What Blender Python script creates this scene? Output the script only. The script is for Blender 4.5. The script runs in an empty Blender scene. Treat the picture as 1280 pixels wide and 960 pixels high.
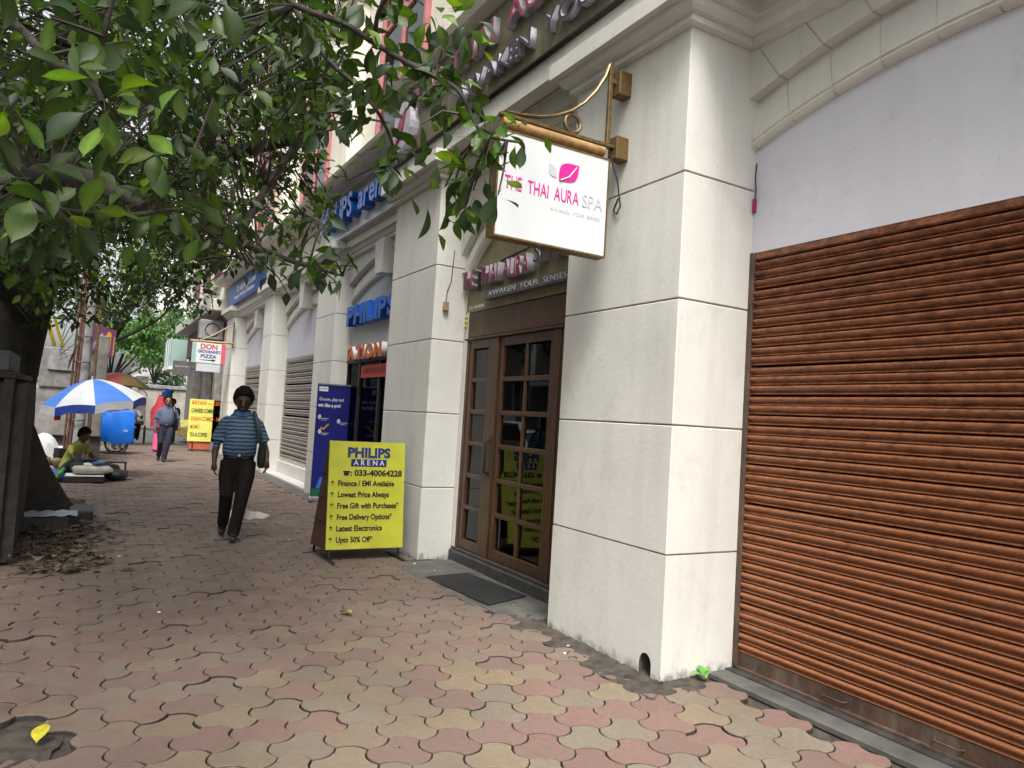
import bpy, bmesh, math, random
import numpy as np
from mathutils import Vector, Matrix
random.seed(7); rng = np.random.default_rng(7)
sc = bpy.context.scene
R = math.radians

# ---------------------------------------------------------------- camera, sky, sun, exposure
EYE = Vector((0, 0, 1.5))
CAM = Matrix(((0.8618570311534993, -0.07827920637927603, -0.5010736709306395),
              (-0.5034817640664343, -0.013426144470528784, -0.8639015290513196),
              (0.06089803858768741, 0.9968410628045411, -0.05098356993076628)))
cam = bpy.data.cameras.new('camera'); cam_o = bpy.data.objects.new('camera', cam)
sc.collection.objects.link(cam_o)
cam.sensor_width = 36; cam.lens = 905 * 36 / 1280; cam.clip_start = 0.05; cam.clip_end = 2000
cam_o.matrix_world = Matrix.Translation(EYE) @ CAM.to_4x4()
sc.camera = cam_o

SUN_EL, SUN_AZ = 58, 205          # azimuth clockwise from +Y: behind the viewer, towards the road
world = bpy.data.worlds.new('World'); sc.world = world; world.use_nodes = True
wn = world.node_tree.nodes; wl = world.node_tree.links
bg = wn['Background']
sky = wn.new('ShaderNodeTexSky'); sky.sky_type = 'NISHITA'; sky.sun_disc = False
sky.sun_elevation = R(SUN_EL); sky.sun_rotation = R(SUN_AZ)
sky.air_density = 1.0; sky.dust_density = 6.0; sky.ozone_density = 1.0
hs = wn.new('ShaderNodeHueSaturation'); hs.inputs['Saturation'].default_value = 0.22   # a white overcast sky
wl.new(sky.outputs[0], hs.inputs['Color']); wl.new(hs.outputs[0], bg.inputs['Color'])
bg.inputs['Strength'].default_value = 0.135
sun = bpy.data.lights.new('sun', 'SUN'); sun.energy = 1.5; sun.angle = R(18); sun.color = (1, 0.98, 0.95)
sun_o = bpy.data.objects.new('sun', sun); sc.collection.objects.link(sun_o)
sd = Vector((math.sin(R(SUN_AZ)) * math.cos(R(SUN_EL)), math.cos(R(SUN_AZ)) * math.cos(R(SUN_EL)), math.sin(R(SUN_EL))))
sun_o.rotation_euler = sd.to_track_quat('Z', 'Y').to_euler(); sun_o.location = sd * 60
vs = sc.view_settings; vs.view_transform = 'Standard'; vs.look = 'None'; vs.gamma = 1; vs.use_curve_mapping = False
vs.exposure = 1.3
sc.cycles.max_bounces = 5; sc.cycles.diffuse_bounces = 3; sc.cycles.glossy_bounces = 3; sc.cycles.transmission_bounces = 3; sc.cycles.transparent_max_bounces = 8

# ---------------------------------------------------------------- helpers
def ray(px, py):
    """direction from the eye through a pixel of the 1280x960 photograph (for laying out by measurement)"""
    return (CAM @ Vector(((px - 640) / 905, -(py - 480) / 905, -1))).normalized()
def at(px, py, d): return EYE + ray(px, py) * d
def ground(px, py, z=0.0):
    d = ray(px, py); return EYE + d * ((z - 1.5) / d.z)

def link(o, parent=None, local=False):
    sc.collection.objects.link(o)
    if parent is not None:
        o.parent = parent
        if not local: o.matrix_parent_inverse = world_of(parent).inverted()
    return o
def world_of(o):
    m = o.matrix_basis.copy()
    return world_of(o.parent) @ o.matrix_parent_inverse @ m if o.parent else m
def tag(o, label=None, cat=None, group=None, kind=None):
    if label: o['label'] = label
    if cat: o['category'] = cat
    if group: o['group'] = group
    if kind: o['kind'] = kind
    return o
def empty(name, loc=(0, 0, 0), label=None, cat=None, group=None, rz=0.0):
    o = bpy.data.objects.new(name, None); link(o); o.location = loc; o.rotation_euler = (0, 0, rz)
    o.empty_display_size = 0.1
    return tag(o, label, cat, group)

class MB:
    def __init__(s): s.v = []; s.f = []; s.m = []; s.mi = 0
    def add(s, vs, fs):
        b = len(s.v); s.v += [tuple(v) for v in vs]; s.f += [tuple(b + i for i in f) for f in fs]; s.m += [s.mi] * len(fs); return s
    def box(s, x0, x1, y0, y1, z0, z1, c=0.0):
        x0, x1 = min(x0, x1), max(x0, x1); y0, y1 = min(y0, y1), max(y0, y1); z0, z1 = min(z0, z1), max(z0, z1)
        if c <= 0:
            vs = [(x, y, z) for z in (z0, z1) for y in (y0, y1) for x in (x0, x1)]
            return s.add(vs, [(0, 2, 3, 1), (4, 5, 7, 6), (0, 1, 5, 4), (2, 6, 7, 3), (0, 4, 6, 2), (1, 3, 7, 5)])
        c = min(c, (x1 - x0) / 2.01, (y1 - y0) / 2.01, (z1 - z0) / 2.01)
        X, Y, Z = (x0, x1), (y0, y1), (z0, z1); vs = []; idx = {}
        for i in (0, 1):
            for j in (0, 1):
                for k in (0, 1):
                    p = [X[i], Y[j], Z[k]]; sg = [1 - 2 * i, 1 - 2 * j, 1 - 2 * k]
                    for a in range(3):        # vertex lying on the face normal to axis a
                        q = list(p)
                        for b in range(3):
                            if b != a: q[b] += sg[b] * c
                        idx[i, j, k, a] = len(vs); vs.append(q)
        fs = []
        for a in range(3):
            b, d = (a + 1) % 3, (a + 2) % 3
            for e in (0, 1):
                def g(u, w, ax=a):
                    t = [0, 0, 0]; t[a] = e; t[b] = u; t[d] = w; return idx[t[0], t[1], t[2], ax]
                q = [g(0, 0), g(1, 0), g(1, 1), g(0, 1)]; fs.append(q if e else q[::-1])
            for u in (0, 1):
                for w in (0, 1):      # edge along axis a
                    def h(e, ax):
                        t = [0, 0, 0]; t[a] = e; t[b] = u; t[d] = w; return idx[t[0], t[1], t[2], ax]
                    q = [h(0, b), h(1, b), h(1, d), h(0, d)]; fs.append(q if (u == w) else q[::-1])
        for i in (0, 1):
            for j in (0, 1):
                for k in (0, 1):
                    q = [idx[i, j, k, 0], idx[i, j, k, 1], idx[i, j, k, 2]]
                    fs.append(q if (i + j + k) % 2 else q[::-1])
        return s.add(vs, fs)
    def loft(s, rings, cap=True, close=True):
        n = len(rings[0]); vs = [p for r in rings for p in r]; fs = []
        for i in range(len(rings) - 1):
            for j in range(n if close else n - 1):
                k = (j + 1) % n
                fs.append((i * n + j, i * n + k, (i + 1) * n + k, (i + 1) * n + j))
        if cap: fs += [tuple(range(n))[::-1], tuple((len(rings) - 1) * n + j for j in range(n))]
        return s.add(vs, fs)
    def tube(s, pts, rad, n=8, cap=True):
        pts = [Vector(p) for p in pts]
        if not hasattr(rad, '__len__'): rad = [rad] * len(pts)
        rings = []; ref = None
        for i, p in enumerate(pts):
            t = (pts[min(i + 1, len(pts) - 1)] - pts[max(i - 1, 0)])
            t = t.normalized() if t.length > 1e-9 else Vector((0, 0, 1))
            if ref is None: ref = Vector((1, 0, 0)) if abs(t.x) < .8 else Vector((0, 1, 0))
            u = (ref - t * ref.dot(t)).normalized(); w = t.cross(u); ref = u
            r = rad[i]; rx, ry = r if hasattr(r, '__len__') else (r, r)
            rings.append([p + u * math.cos(a) * rx + w * math.sin(a) * ry for a in [2 * math.pi * j / n for j in range(n)]])
        return s.loft(rings, cap)
    def prism(s, poly, h0, h1, fn):
        """poly: 2D outline (counter-clockwise), fn(u, v, h) -> 3D"""
        n = len(poly); vs = [fn(u, v, h0) for u, v in poly] + [fn(u, v, h1) for u, v in poly]
        fs = [tuple(range(n))[::-1], tuple(range(n, 2 * n))] + [(i, (i + 1) % n, n + (i + 1) % n, n + i) for i in range(n)]
        return s.add(vs, fs)
    def ball(s, c, r, n=10, m=6, squash=(1, 1, 1)):
        rings = []
        for i in range(m + 1):
            a = math.pi * (i / m) * .996 + .006
            rings.append([(c[0] + r * squash[0] * math.sin(a) * math.cos(2 * math.pi * j / n), c[1] + r * squash[1] * math.sin(a) * math.sin(2 * math.pi * j / n), c[2] - r * squash[2] * math.cos(a)) for j in range(n)])
        return s.loft(rings)
    def mesh(s, name, mats, smooth=False):
        me = bpy.data.meshes.new(name); me.from_pydata(s.v, [], s.f)
        for m in (mats if isinstance(mats, (list, tuple)) else [mats]): me.materials.append(m)
        if any(s.m): me.polygons.foreach_set('material_index', s.m)
        bm = bmesh.new(); bm.from_mesh(me); bmesh.ops.recalc_face_normals(bm, faces=bm.faces); bm.to_mesh(me); bm.free()
        if smooth:
            me.polygons.foreach_set('use_smooth', [True] * len(me.polygons))
            try: me.set_sharp_from_angle(angle=R(40))
            except Exception: pass
        me.update(); return me
    def build(s, name, mats, parent=None, smooth=False, label=None, kind=None, local=False):
        o = bpy.data.objects.new(name, s.mesh(name, mats, smooth)); link(o, parent, local)
        return tag(o, label, None, None, kind)

def B(name, mat, parent, *a, c=0.0, **k): return MB().box(*a, c=c).build(name, mat, parent, **k)

# ---------------------------------------------------------------- materials (procedural)
M = {}
def nt(name):
    m = bpy.data.materials.new(name); m.use_nodes = True; M[name] = m
    n = m.node_tree.nodes; l = m.node_tree.links
    return m, n, l, n['Principled BSDF']
def ramp(n, l, src, stops):
    r = n.new('ShaderNodeValToRGB'); e = r.color_ramp.elements
    while len(e) < len(stops): e.new(0.5)
    for i, (p, c) in enumerate(stops):
        e[i].position = p; e[i].color = tuple(c) + (1,) if len(c) == 3 else c
    l.new(src, r.inputs[0]); return r.outputs[0]
def noise(n, l, co, scale, detail=4, rough=.55, stretch=None):
    t = n.new('ShaderNodeTexNoise'); t.inputs['Scale'].default_value = scale; t.inputs['Detail'].default_value = detail; t.inputs['Roughness'].default_value = rough
    if stretch:
        mp = n.new('ShaderNodeMapping'); mp.inputs['Scale'].default_value = stretch; l.new(co, mp.inputs[0]); co = mp.outputs[0]
    l.new(co, t.inputs['Vector']); return t.outputs['Fac']
def mixc(n, l, f, a, b, mode='MIX'):
    x = n.new('ShaderNodeMix'); x.data_type = 'RGBA'; x.blend_type = mode
    for s, v in ((x.inputs[0], f), (x.inputs[6], a), (x.inputs[7], b)):
        if hasattr(v, 'links') or hasattr(v, 'is_output'): l.new(v, s)
        elif isinstance(v, (int, float)): s.default_value = v
        else: s.default_value = tuple(v) + (1,) if len(v) == 3 else v
    return x.outputs[2]
def math_(n, l, op, a, b=0.0):
    x = n.new('ShaderNodeMath'); x.operation = op; x.use_clamp = op not in ('SUBTRACT',)
    for s, v in ((x.inputs[0], a), (x.inputs[1], b)):
        if isinstance(v, (int, float)): s.default_value = v
        else: l.new(v, s)
    return x.outputs[0]
def pos(n): return n.new('ShaderNodeNewGeometry').outputs['Position']
def bump(n, l, h, bs, strength=.2, dist=.01):
    b = n.new('ShaderNodeBump'); b.inputs['Strength'].default_value = strength; b.inputs['Distance'].default_value = dist
    l.new(h, b.inputs['Height']); l.new(b.outputs[0], bs.inputs['Normal'])
def pm(name, c1, c2=None, scale=6, rough=.7, bmp=.15, bscale=60, metal=0.0, streak=0.0, streakc=None, spec=.5, coords='pos', lo=.35, hi=.65):
    m, n, l, bs = nt(name)
    co = pos(n) if coords == 'pos' else n.new('ShaderNodeTexCoord').outputs['Object']
    c2 = c2 or tuple(v * .75 for v in c1)
    col = ramp(n, l, noise(n, l, co, scale, 4), [(lo, c2), (hi, c1)])
    if streak:
        f = ramp(n, l, noise(n, l, co, 9, 5, .6, (1, 1, .12)), [(.52, (0, 0, 0)), (.78, (streak,) * 3)])
        col = mixc(n, l, f, col, streakc or tuple(v * .35 for v in c1))
    l.new(col, bs.inputs['Base Color'])
    bs.inputs['Roughness'].default_value = rough; bs.inputs['Metallic'].default_value = metal
    bs.inputs['Specular IOR Level'].default_value = spec
    if bmp: bump(n, l, noise(n, l, co, bscale, 3, .6), bs, bmp, .006)
    return m

# painted plaster: cream, mottled, faint grime streaks, dirt and moss creeping up from the ground
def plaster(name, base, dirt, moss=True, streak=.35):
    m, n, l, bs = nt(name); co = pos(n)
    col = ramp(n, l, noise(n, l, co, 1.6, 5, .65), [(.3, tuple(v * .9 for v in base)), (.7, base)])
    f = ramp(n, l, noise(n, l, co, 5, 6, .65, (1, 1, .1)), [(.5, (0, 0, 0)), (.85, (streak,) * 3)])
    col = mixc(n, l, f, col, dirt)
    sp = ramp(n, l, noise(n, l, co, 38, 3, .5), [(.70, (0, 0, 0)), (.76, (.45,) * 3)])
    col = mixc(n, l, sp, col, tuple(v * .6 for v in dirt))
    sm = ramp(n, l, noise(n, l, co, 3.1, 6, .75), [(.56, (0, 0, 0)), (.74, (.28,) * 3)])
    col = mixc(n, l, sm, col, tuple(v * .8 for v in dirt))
    if moss:
        s = n.new('ShaderNodeSeparateXYZ'); l.new(co, s.inputs[0])
        mr = n.new('ShaderNodeMapRange'); mr.inputs[1].default_value = .24; mr.inputs[2].default_value = -.03; l.new(s.outputs[2], mr.inputs[0])
        nz = noise(n, l, co, 9, 9, .8, (1, 1, .55))
        g = ramp(n, l, math_(n, l, 'MULTIPLY', mr.outputs[0], nz), [(.36, (0, 0, 0)), (.53, (.85,) * 3)])
        col = mixc(n, l, g, col, ramp(n, l, noise(n, l, co, 30, 3), [(.45, (.035, .033, .022)), (.6, (.10, .105, .03))]))
    l.new(col, bs.inputs['Base Color']); bs.inputs['Roughness'].default_value = .62; bs.inputs['Specular IOR Level'].default_value = .35
    bump(n, l, noise(n, l, co, 24, 4, .6), bs, .28, .006)
    return m
plaster('cream_plaster', (.645, .63, .575), (.38, .36, .30), True, .40)
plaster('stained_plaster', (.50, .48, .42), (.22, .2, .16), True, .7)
plaster('upper_plaster', (.70, .655, .55), (.42, .38, .30), False, .5)
plaster('lavender_panel', (.57, .565, .615), (.38, .365, .41), False, .25)
plaster('grey_panel', (.52, .52, .53), (.3, .3, .31), False, .3)
pm('groove_ochre', (.27, .22, .14), (.15, .12, .08), 30)
pm('pink_frame', (.45, .16, .16), (.34, .12, .12), 8)
pm('maroon', (.13, .018, .03), (.08, .012, .02), 6, .5)
pm('gold_panel', (.25, .205, .105), (.18, .15, .08), 5, .5, .08, streak=.5, streakc=(.08, .065, .035))
pm('olive_panel', (.16, .135, .075), (.10, .085, .05), 5, .5, .08, streak=.5, streakc=(.05, .042, .025))
pm('brass', (.20, .135, .058), (.11, .07, .03), 30, .42, .1, metal=.55)
pm('dark_brass', (.17, .105, .035), (.10, .06, .02), 30, .5, .1, metal=.3)
pm('bamboo', (.40, .25, .10), (.24, .14, .05), 18, .5, .15, streak=.0)
pm('white_acrylic', (.60, .62, .62), (.55, .57, .57), 3, .25, .0)
pm('white_paint', (.72, .72, .70), (.62, .62, .60), 5, .4, .05)
pm('pink_print', (.62, .016, .25), (.58, .014, .23), 5, .4, 0)
pm('pale_print', (.46, .48, .50), (.43, .45, .47), 5, .4, 0)
pm('magenta_face', (.33, .012, .075), (.22, .01, .05), 12, .4, .05)
pm('purple_face', (.035, .02, .055), (.02, .012, .035), 12, .4, .05)
pm('letter_side', (.45, .43, .46), (.30, .29, .32), 12, .35, .05)
pm('grey_box', (.10, .095, .09), (.065, .06, .06), 10, .5, .05)
pm('philips_blue', (.006, .10, .50), (.004, .075, .40), 8, .32, .02)
pm('sign_blue', (.012, .075, .36), (.010, .055, .28), 2.5, .35, .02)
pm('navy_banner', (.014, .018, .17), (.010, .012, .12), 3, .4, .05, 6)
pm('banner_green', (.01, .12, .06), None, 5, .5, 0)
pm('print_white', (.72, .72, .70), (.66, .66, .65), 20, .5, 0)
pm('print_black', (.012, .012, .014), None, 20, .5, 0)
pm('print_navy', (.01, .03, .17), None, 20, .5, 0)
pm('print_red', (.50, .03, .03), (.42, .025, .02), 20, .5, 0)
pm('print_orange', (.62, .13, .02), (.5, .10, .02), 20, .5, 0)
pm('print_green', (.30, .44, .39), None, 20, .5, 0)
pm('print_pink', (.62, .10, .12), None, 20, .5, 0)
pm('yellow_vinyl', (.50, .50, .045), (.41, .42, .04), 5, .36, .9, 5, streak=.25, streakc=(.30, .30, .06))
pm('menu_yellow', (.68, .68, .14), (.60, .60, .12), 3, .5, .1, 9)
pm('board_wood', (.10, .038, .016), (.055, .02, .01), 9, .55, .2, streak=.4)
pm('black_metal', (.014, .014, .015), (.03, .024, .02), 20, .45, .1, metal=.2)
pm('rubber', (.012, .012, .013), (.02, .02, .02), 30, .75, .3)
pm('dark_stone', (.055, .053, .05), (.028, .027, .026), 9, .6, .4, 40)
pm('concrete', (.24, .225, .20), (.14, .13, .115), 5, .85, .5, 50, streak=.4)
pm('smooth_cement', (.115, .11, .097), (.06, .058, .05), 5, .8, .35, 60)
pm('asphalt', (.075, .073, .07), (.045, .044, .043), 3, .85, .5, 120)
pm('soil', (.075, .06, .045), (.03, .025, .02), 14, .95, .8, 60)
pm('white_stone', (.62, .60, .55), (.48, .46, .42), 8, .5, .1)
pm('interior', (.02, .018, .017), None, 3, .9, 0)
pm('teal_interior', (.035, .05, .052), (.02, .03, .032), 2, .5, 0)
pm('aluminium', (.40, .40, .40), (.28, .28, .28), 12, .4, .05, metal=.7)
pm('rust_pipe', (.13, .055, .03), (.06, .03, .02), 16, .75, .3)
pm('grey_pole', (.26, .255, .25), (.16, .155, .15), 7, .8, .3, streak=.5)
pm('dark_wood', (.018, .012, .009), (.008, .006, .005), 9, .8, .4, streak=.5)
pm('grey_wood', (.038, .026, .019), (.014, .011, .009), 12, .85, .5, streak=.5)
pm('dull_teal', (.06, .075, .07), (.035, .045, .042), 7, .7, .2)
pm('foil', (.46, .49, .58), (.22, .24, .32), 26, .3, .5, 40, metal=.3)
pm('blue_tarp', (.006, .15, .62), (.005, .10, .45), 3, .35, .5, 9)
pm('umb_blue', (.05, .19, .62), (.04, .16, .55), 4, .55, .1)
pm('umb_deep', (.02, .06, .36), None, 4, .55, .1)
pm('umb_white', (.66, .66, .68), (.55, .55, .58), 4, .55, .1)
pm('umb_red', (.20, .02, .015), None, 4, .6, .1)
pm('umb_green', (.05, .055, .02), None, 4, .6, .1)
pm('umb_yellow', (.12, .075, .015), None, 4, .6, .1)
pm('steel', (.45, .45, .45), None, 12, .35, .05, metal=.8)
pm('skin_dark', (.075, .036, .022), (.055, .027, .017), 14, .55, .05)
pm('skin', (.20, .095, .055), (.16, .075, .045), 14, .5, .05)
pm('hair', (.006, .005, .005), (.010, .008, .007), 60, .85, .9, 60, spec=.1)
pm('trousers', (.011, .009, .007), (.007, .006, .005), 10, .85, .7, 12, spec=.2)
pm('navy_trousers', (.012, .014, .030), (.008, .009, .018), 10, .8, .4, 16)
pm('blue_shirt', (.085, .10, .16), (.065, .078, .13), 10, .8, .5, 14)
pm('lime_shirt', (.36, .38, .07), (.28, .30, .05), 8, .8, .5, 14)
pm('red_sari', (.36, .015, .03), (.25, .01, .02), 8, .7, .5, 14)
pm('pink_cloth', (.62, .10, .22), (.55, .08, .18), 8, .7, .5, 14)
pm('white_shirt', (.58, .58, .58), (.48, .48, .48), 8, .8, .5, 14)
pm('maroon_shirt', (.13, .014, .018), None, 8, .8, .4, 14)
pm('black_bag', (.012, .012, .013), (.02, .02, .02), 12, .6, .3)
pm('leather', (.01, .009, .009), None, 12, .4, .1)
pm('bag_grey', (.40, .38, .34), (.30, .28, .25), 8, .8, .4, 16)
pm('bag_blue', (.04, .12, .26), (.03, .09, .2), 8, .7, .4, 16)
pm('red_tag', (.52, .05, .05), None, 8, .6, .1)
pm('yellow_cloth', (.55, .40, .02), (.42, .30, .015), 5, .7, .3, 9)
pm('purple_print', (.13, .035, .085), (.09, .025, .06), 3, .5, .05)
pm('orange_print', (.52, .24, .03), (.45, .19, .02), 8, .5, .05)
pm('far_wall', (.38, .34, .28), (.28, .25, .21), 2, .9, .1)
pm('far_white', (.66, .65, .62), (.55, .54, .51), 1, .8, .05)
pm('taxi_yellow', (.60, .44, .03), None, 4, .3, 0)
pm('dark_green', (.02, .06, .035), None, 4, .4, 0)
pm('sky_blue_plastic', (.05, .36, .62), None, 4, .4, .05)
pm('red_orange', (.52, .12, .06), None, 5, .6, .05)
pm('tyre', (.012, .012, .012), None, 30, .8, .2)
pm('cardboard', (.32, .22, .13), None, 5, .8, .2)
pm('pale_brick', (.20, .19, .175), (.13, .12, .11), 9, .85, .4, 30, streak=.4)
pm('car_white', (.68, .69, .70), None, 3, .2, 0)
pm('car_dark', (.02, .022, .028), None, 3, .2, 0)
pm('bark', (.024, .019, .015), (.010, .008, .006), 9, .9, .9, 22)
pm('twig_bark', (.038, .029, .019), (.018, .014, .010), 14, .8, .4, 50)
pm('litter', (.065, .042, .024), (.03, .02, .012), 9, .85, .3)
pm('yellow_leaf', (.50, .46, .03), (.38, .33, .02), 30, .5, .1)
pm('weed_green', (.10, .34, .03), (.06, .24, .02), 20, .5, .1)

# dark varnished wood with grain
m, n, l, bs = nt('door_wood'); co = pos(n)
col = ramp(n, l, noise(n, l, co, 7, 8, .6, (6, 6, .6)), [(.3, (.032, .014, .007)), (.7, (.085, .038, .016))])
l.new(col, bs.inputs['Base Color']); bs.inputs['Roughness'].default_value = .42; bump(n, l, noise(n, l, co, 30, 6, .6, (5, 5, .5)), bs, .15, .004)
# mirror-like dark door glass
def glass(name, tint, a=.22):
    m, n, l, bs = nt(name)
    out = n['Material Output']; tr = n.new('ShaderNodeBsdfTransparent'); tr.inputs[0].default_value = tint + (1,)
    gl = n.new('ShaderNodeBsdfGlossy'); gl.inputs['Roughness'].default_value = .02; gl.inputs[0].default_value = (.75, .77, .77, 1)
    fr = n.new('ShaderNodeFresnel'); fr.inputs[0].default_value = 1.5
    f = math_(n, l, 'ADD', fr.outputs[0], a)
    mx = n.new('ShaderNodeMixShader'); l.new(f, mx.inputs[0]); l.new(tr.outputs[0], mx.inputs[1]); l.new(gl.outputs[0], mx.inputs[2]); l.new(mx.outputs[0], out.inputs[0])
glass('door_glass', (.36, .39, .37), .0)
glass('window_glass', (.5, .55, .55), .03)
glass('shop_glass', (.30, .36, .37), .0)
M['shop_glass'].node_tree.nodes['Glossy BSDF'].inputs[0].default_value = (.22, .25, .26, 1)
# rusty brown roller shutter: red-oxide paint, rust orange, more of it towards the bottom
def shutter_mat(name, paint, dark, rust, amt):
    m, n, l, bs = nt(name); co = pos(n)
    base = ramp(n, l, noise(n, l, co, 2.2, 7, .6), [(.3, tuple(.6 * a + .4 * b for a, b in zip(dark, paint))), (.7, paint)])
    s = n.new('ShaderNodeSeparateXYZ'); l.new(co, s.inputs[0])          # share of rust colour grows towards the bottom
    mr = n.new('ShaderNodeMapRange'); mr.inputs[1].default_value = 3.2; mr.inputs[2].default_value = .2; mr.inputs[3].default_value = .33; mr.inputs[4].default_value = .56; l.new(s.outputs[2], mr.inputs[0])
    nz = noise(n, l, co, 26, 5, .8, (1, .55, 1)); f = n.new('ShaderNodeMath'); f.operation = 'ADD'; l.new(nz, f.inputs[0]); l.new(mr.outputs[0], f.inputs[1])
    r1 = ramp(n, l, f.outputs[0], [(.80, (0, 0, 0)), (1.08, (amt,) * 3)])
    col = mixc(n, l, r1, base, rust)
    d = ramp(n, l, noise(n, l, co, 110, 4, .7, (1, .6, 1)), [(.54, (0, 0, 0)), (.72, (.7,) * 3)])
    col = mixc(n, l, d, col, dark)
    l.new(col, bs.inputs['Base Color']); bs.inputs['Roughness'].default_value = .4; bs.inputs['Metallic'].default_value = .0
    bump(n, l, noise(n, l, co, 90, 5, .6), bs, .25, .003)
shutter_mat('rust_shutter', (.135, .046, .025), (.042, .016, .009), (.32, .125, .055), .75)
shutter_mat('grey_shutter', (.36, .34, .32), (.24, .22, .20), (.22, .16, .11), .4)
pm('shutter_base', (.10, .055, .035), (.05, .03, .02), 9, .6, .4, 40, streak=.5, streakc=(.22, .20, .17))

# concrete pavers: own colour per stone in the 'tint' attribute, dusty film and scuffs on top
m, n, l, bs = nt('paver'); co = pos(n)
at_ = n.new('ShaderNodeAttribute'); at_.attribute_name = 'tint'
mo = ramp(n, l, noise(n, l, co, 30, 4, .7), [(.25, (.58,) * 3), (.75, (1.0,) * 3)])
col = mixc(n, l, 1.0, at_.outputs['Color'], mo, 'MULTIPLY')
sp = ramp(n, l, noise(n, l, co, 190, 2, .5), [(.60, (0, 0, 0)), (.70, (.55,) * 3)])
col = mixc(n, l, sp, col, (.11, .09, .07))
du = ramp(n, l, noise(n, l, co, 1.1, 5, .62), [(.36, (.22,) * 3), (.66, (.72,) * 3)])
col = mixc(n, l, du, col, (.150, .112, .088))
# trodden grime: the far and roadside part of the walk is dirtier than the strip by the shutter
sx = n.new('ShaderNodeSeparateXYZ'); l.new(co, sx.inputs[0])
mr = n.new('ShaderNodeMapRange'); mr.inputs[1].default_value = 3.1; mr.inputs[2].default_value = 5.6; l.new(sx.outputs[1], mr.inputs[0])
mr2 = n.new('ShaderNodeMapRange'); mr2.inputs[1].default_value = 1.3; mr2.inputs[2].default_value = -.2; l.new(sx.outputs[0], mr2.inputs[0])
gr = math_(n, l, 'MAXIMUM', mr.outputs[0], mr2.outputs[0])
gn = math_(n, l, 'MULTIPLY', gr, ramp(n, l, noise(n, l, co, 2.2, 6, .6), [(.2, (.55,) * 3), (.7, (.95,) * 3)]))
col = mixc(n, l, gn, col, ramp(n, l, noise(n, l, co, 6, 5), [(.3, (.105, .076, .061)), (.7, (.155, .112, .090))]))
st = ramp(n, l, noise(n, l, co, 1.7, 5, .7), [(.62, (0, 0, 0)), (.78, (.4,) * 3)])
col = mixc(n, l, st, col, (.065, .052, .044))
col = mixc(n, l, at_.outputs['Alpha'], (.042, .032, .025), col)       # earth packed into the joints
l.new(col, bs.inputs['Base Color']); bs.inputs['Specular IOR Level'].default_value = .4
l.new(ramp(n, l, noise(n, l, co, 2, 5), [(.35, (.55,) * 3), (.6, (.82,) * 3)]), bs.inputs['Roughness'])
bump(n, l, noise(n, l, co, 120, 3, .65), bs, .35, .004)

# leaves: glossy upper face, light shining through
def leafmat(name, trans=.35, rough=.38):
    m, n, l, bs = nt(name)
    a = n.new('ShaderNodeAttribute'); a.attribute_name = 'tint'
    co = pos(n)
    col = mixc(n, l, 1.0, a.outputs['Color'], ramp(n, l, noise(n, l, co, 35, 3), [(.3, (.8,) * 3), (.7, (1.15,) * 3)]), 'MULTIPLY')
    l.new(col, bs.inputs['Base Color']); bs.inputs['Roughness'].default_value = rough; bs.inputs['Specular IOR Level'].default_value = .45
    t = n.new('ShaderNodeBsdfTranslucent'); c2 = mixc(n, l, 1.0, col, (1.5, 1.7, .45), 'MULTIPLY'); l.new(c2, t.inputs[0])
    mx = n.new('ShaderNodeMixShader'); mx.inputs[0].default_value = trans
    out = n['Material Output']; l.new(bs.outputs[0], mx.inputs[1]); l.new(t.outputs[0], mx.inputs[2]); l.new(mx.outputs[0], out.inputs[0])
leafmat('leaf', .36, .5); leafmat('far_leaf', .3, .6)

# striped polo shirt: blue with pale and dark hoops (object space)
m, n, l, bs = nt('striped_polo'); tc = n.new('ShaderNodeTexCoord').outputs['Object']
sz = n.new('ShaderNodeSeparateXYZ'); l.new(tc, sz.inputs[0])
wob = math_(n, l, 'MULTIPLY', noise(n, l, tc, 7, 3), .05)
zz = math_(n, l, 'ADD', sz.outputs[2], wob)
x = n.new('ShaderNodeMath'); x.operation = 'MULTIPLY'; l.new(zz, x.inputs[0]); x.inputs[1].default_value = 24.0
fr = n.new('ShaderNodeMath'); fr.operation = 'FRACT'; 
z2 = n.new('ShaderNodeMath'); z2.operation = 'MULTIPLY'; z2.inputs[1].default_value = 24.0
za = n.new('ShaderNodeMath'); za.operation = 'ADD'; l.new(sz.outputs[2], za.inputs[0]); l.new(wob, za.inputs[1])
l.new(za.outputs[0], z2.inputs[0]); l.new(z2.outputs[0], fr.inputs[0])
col = ramp(n, l, fr.outputs[0], [(0.0, (.085, .155, .235)), (.52, (.085, .155, .235)), (.58, (.02, .045, .09)), (.66, (.010, .022, .05)), (.88, (.010, .022, .05)), (.94, (.04, .08, .13))])
l.new(col, bs.inputs['Base Color']); bs.inputs['Roughness'].default_value = .8
bump(n, l, noise(n, l, tc, 14, 4), bs, .5, .01)

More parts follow.
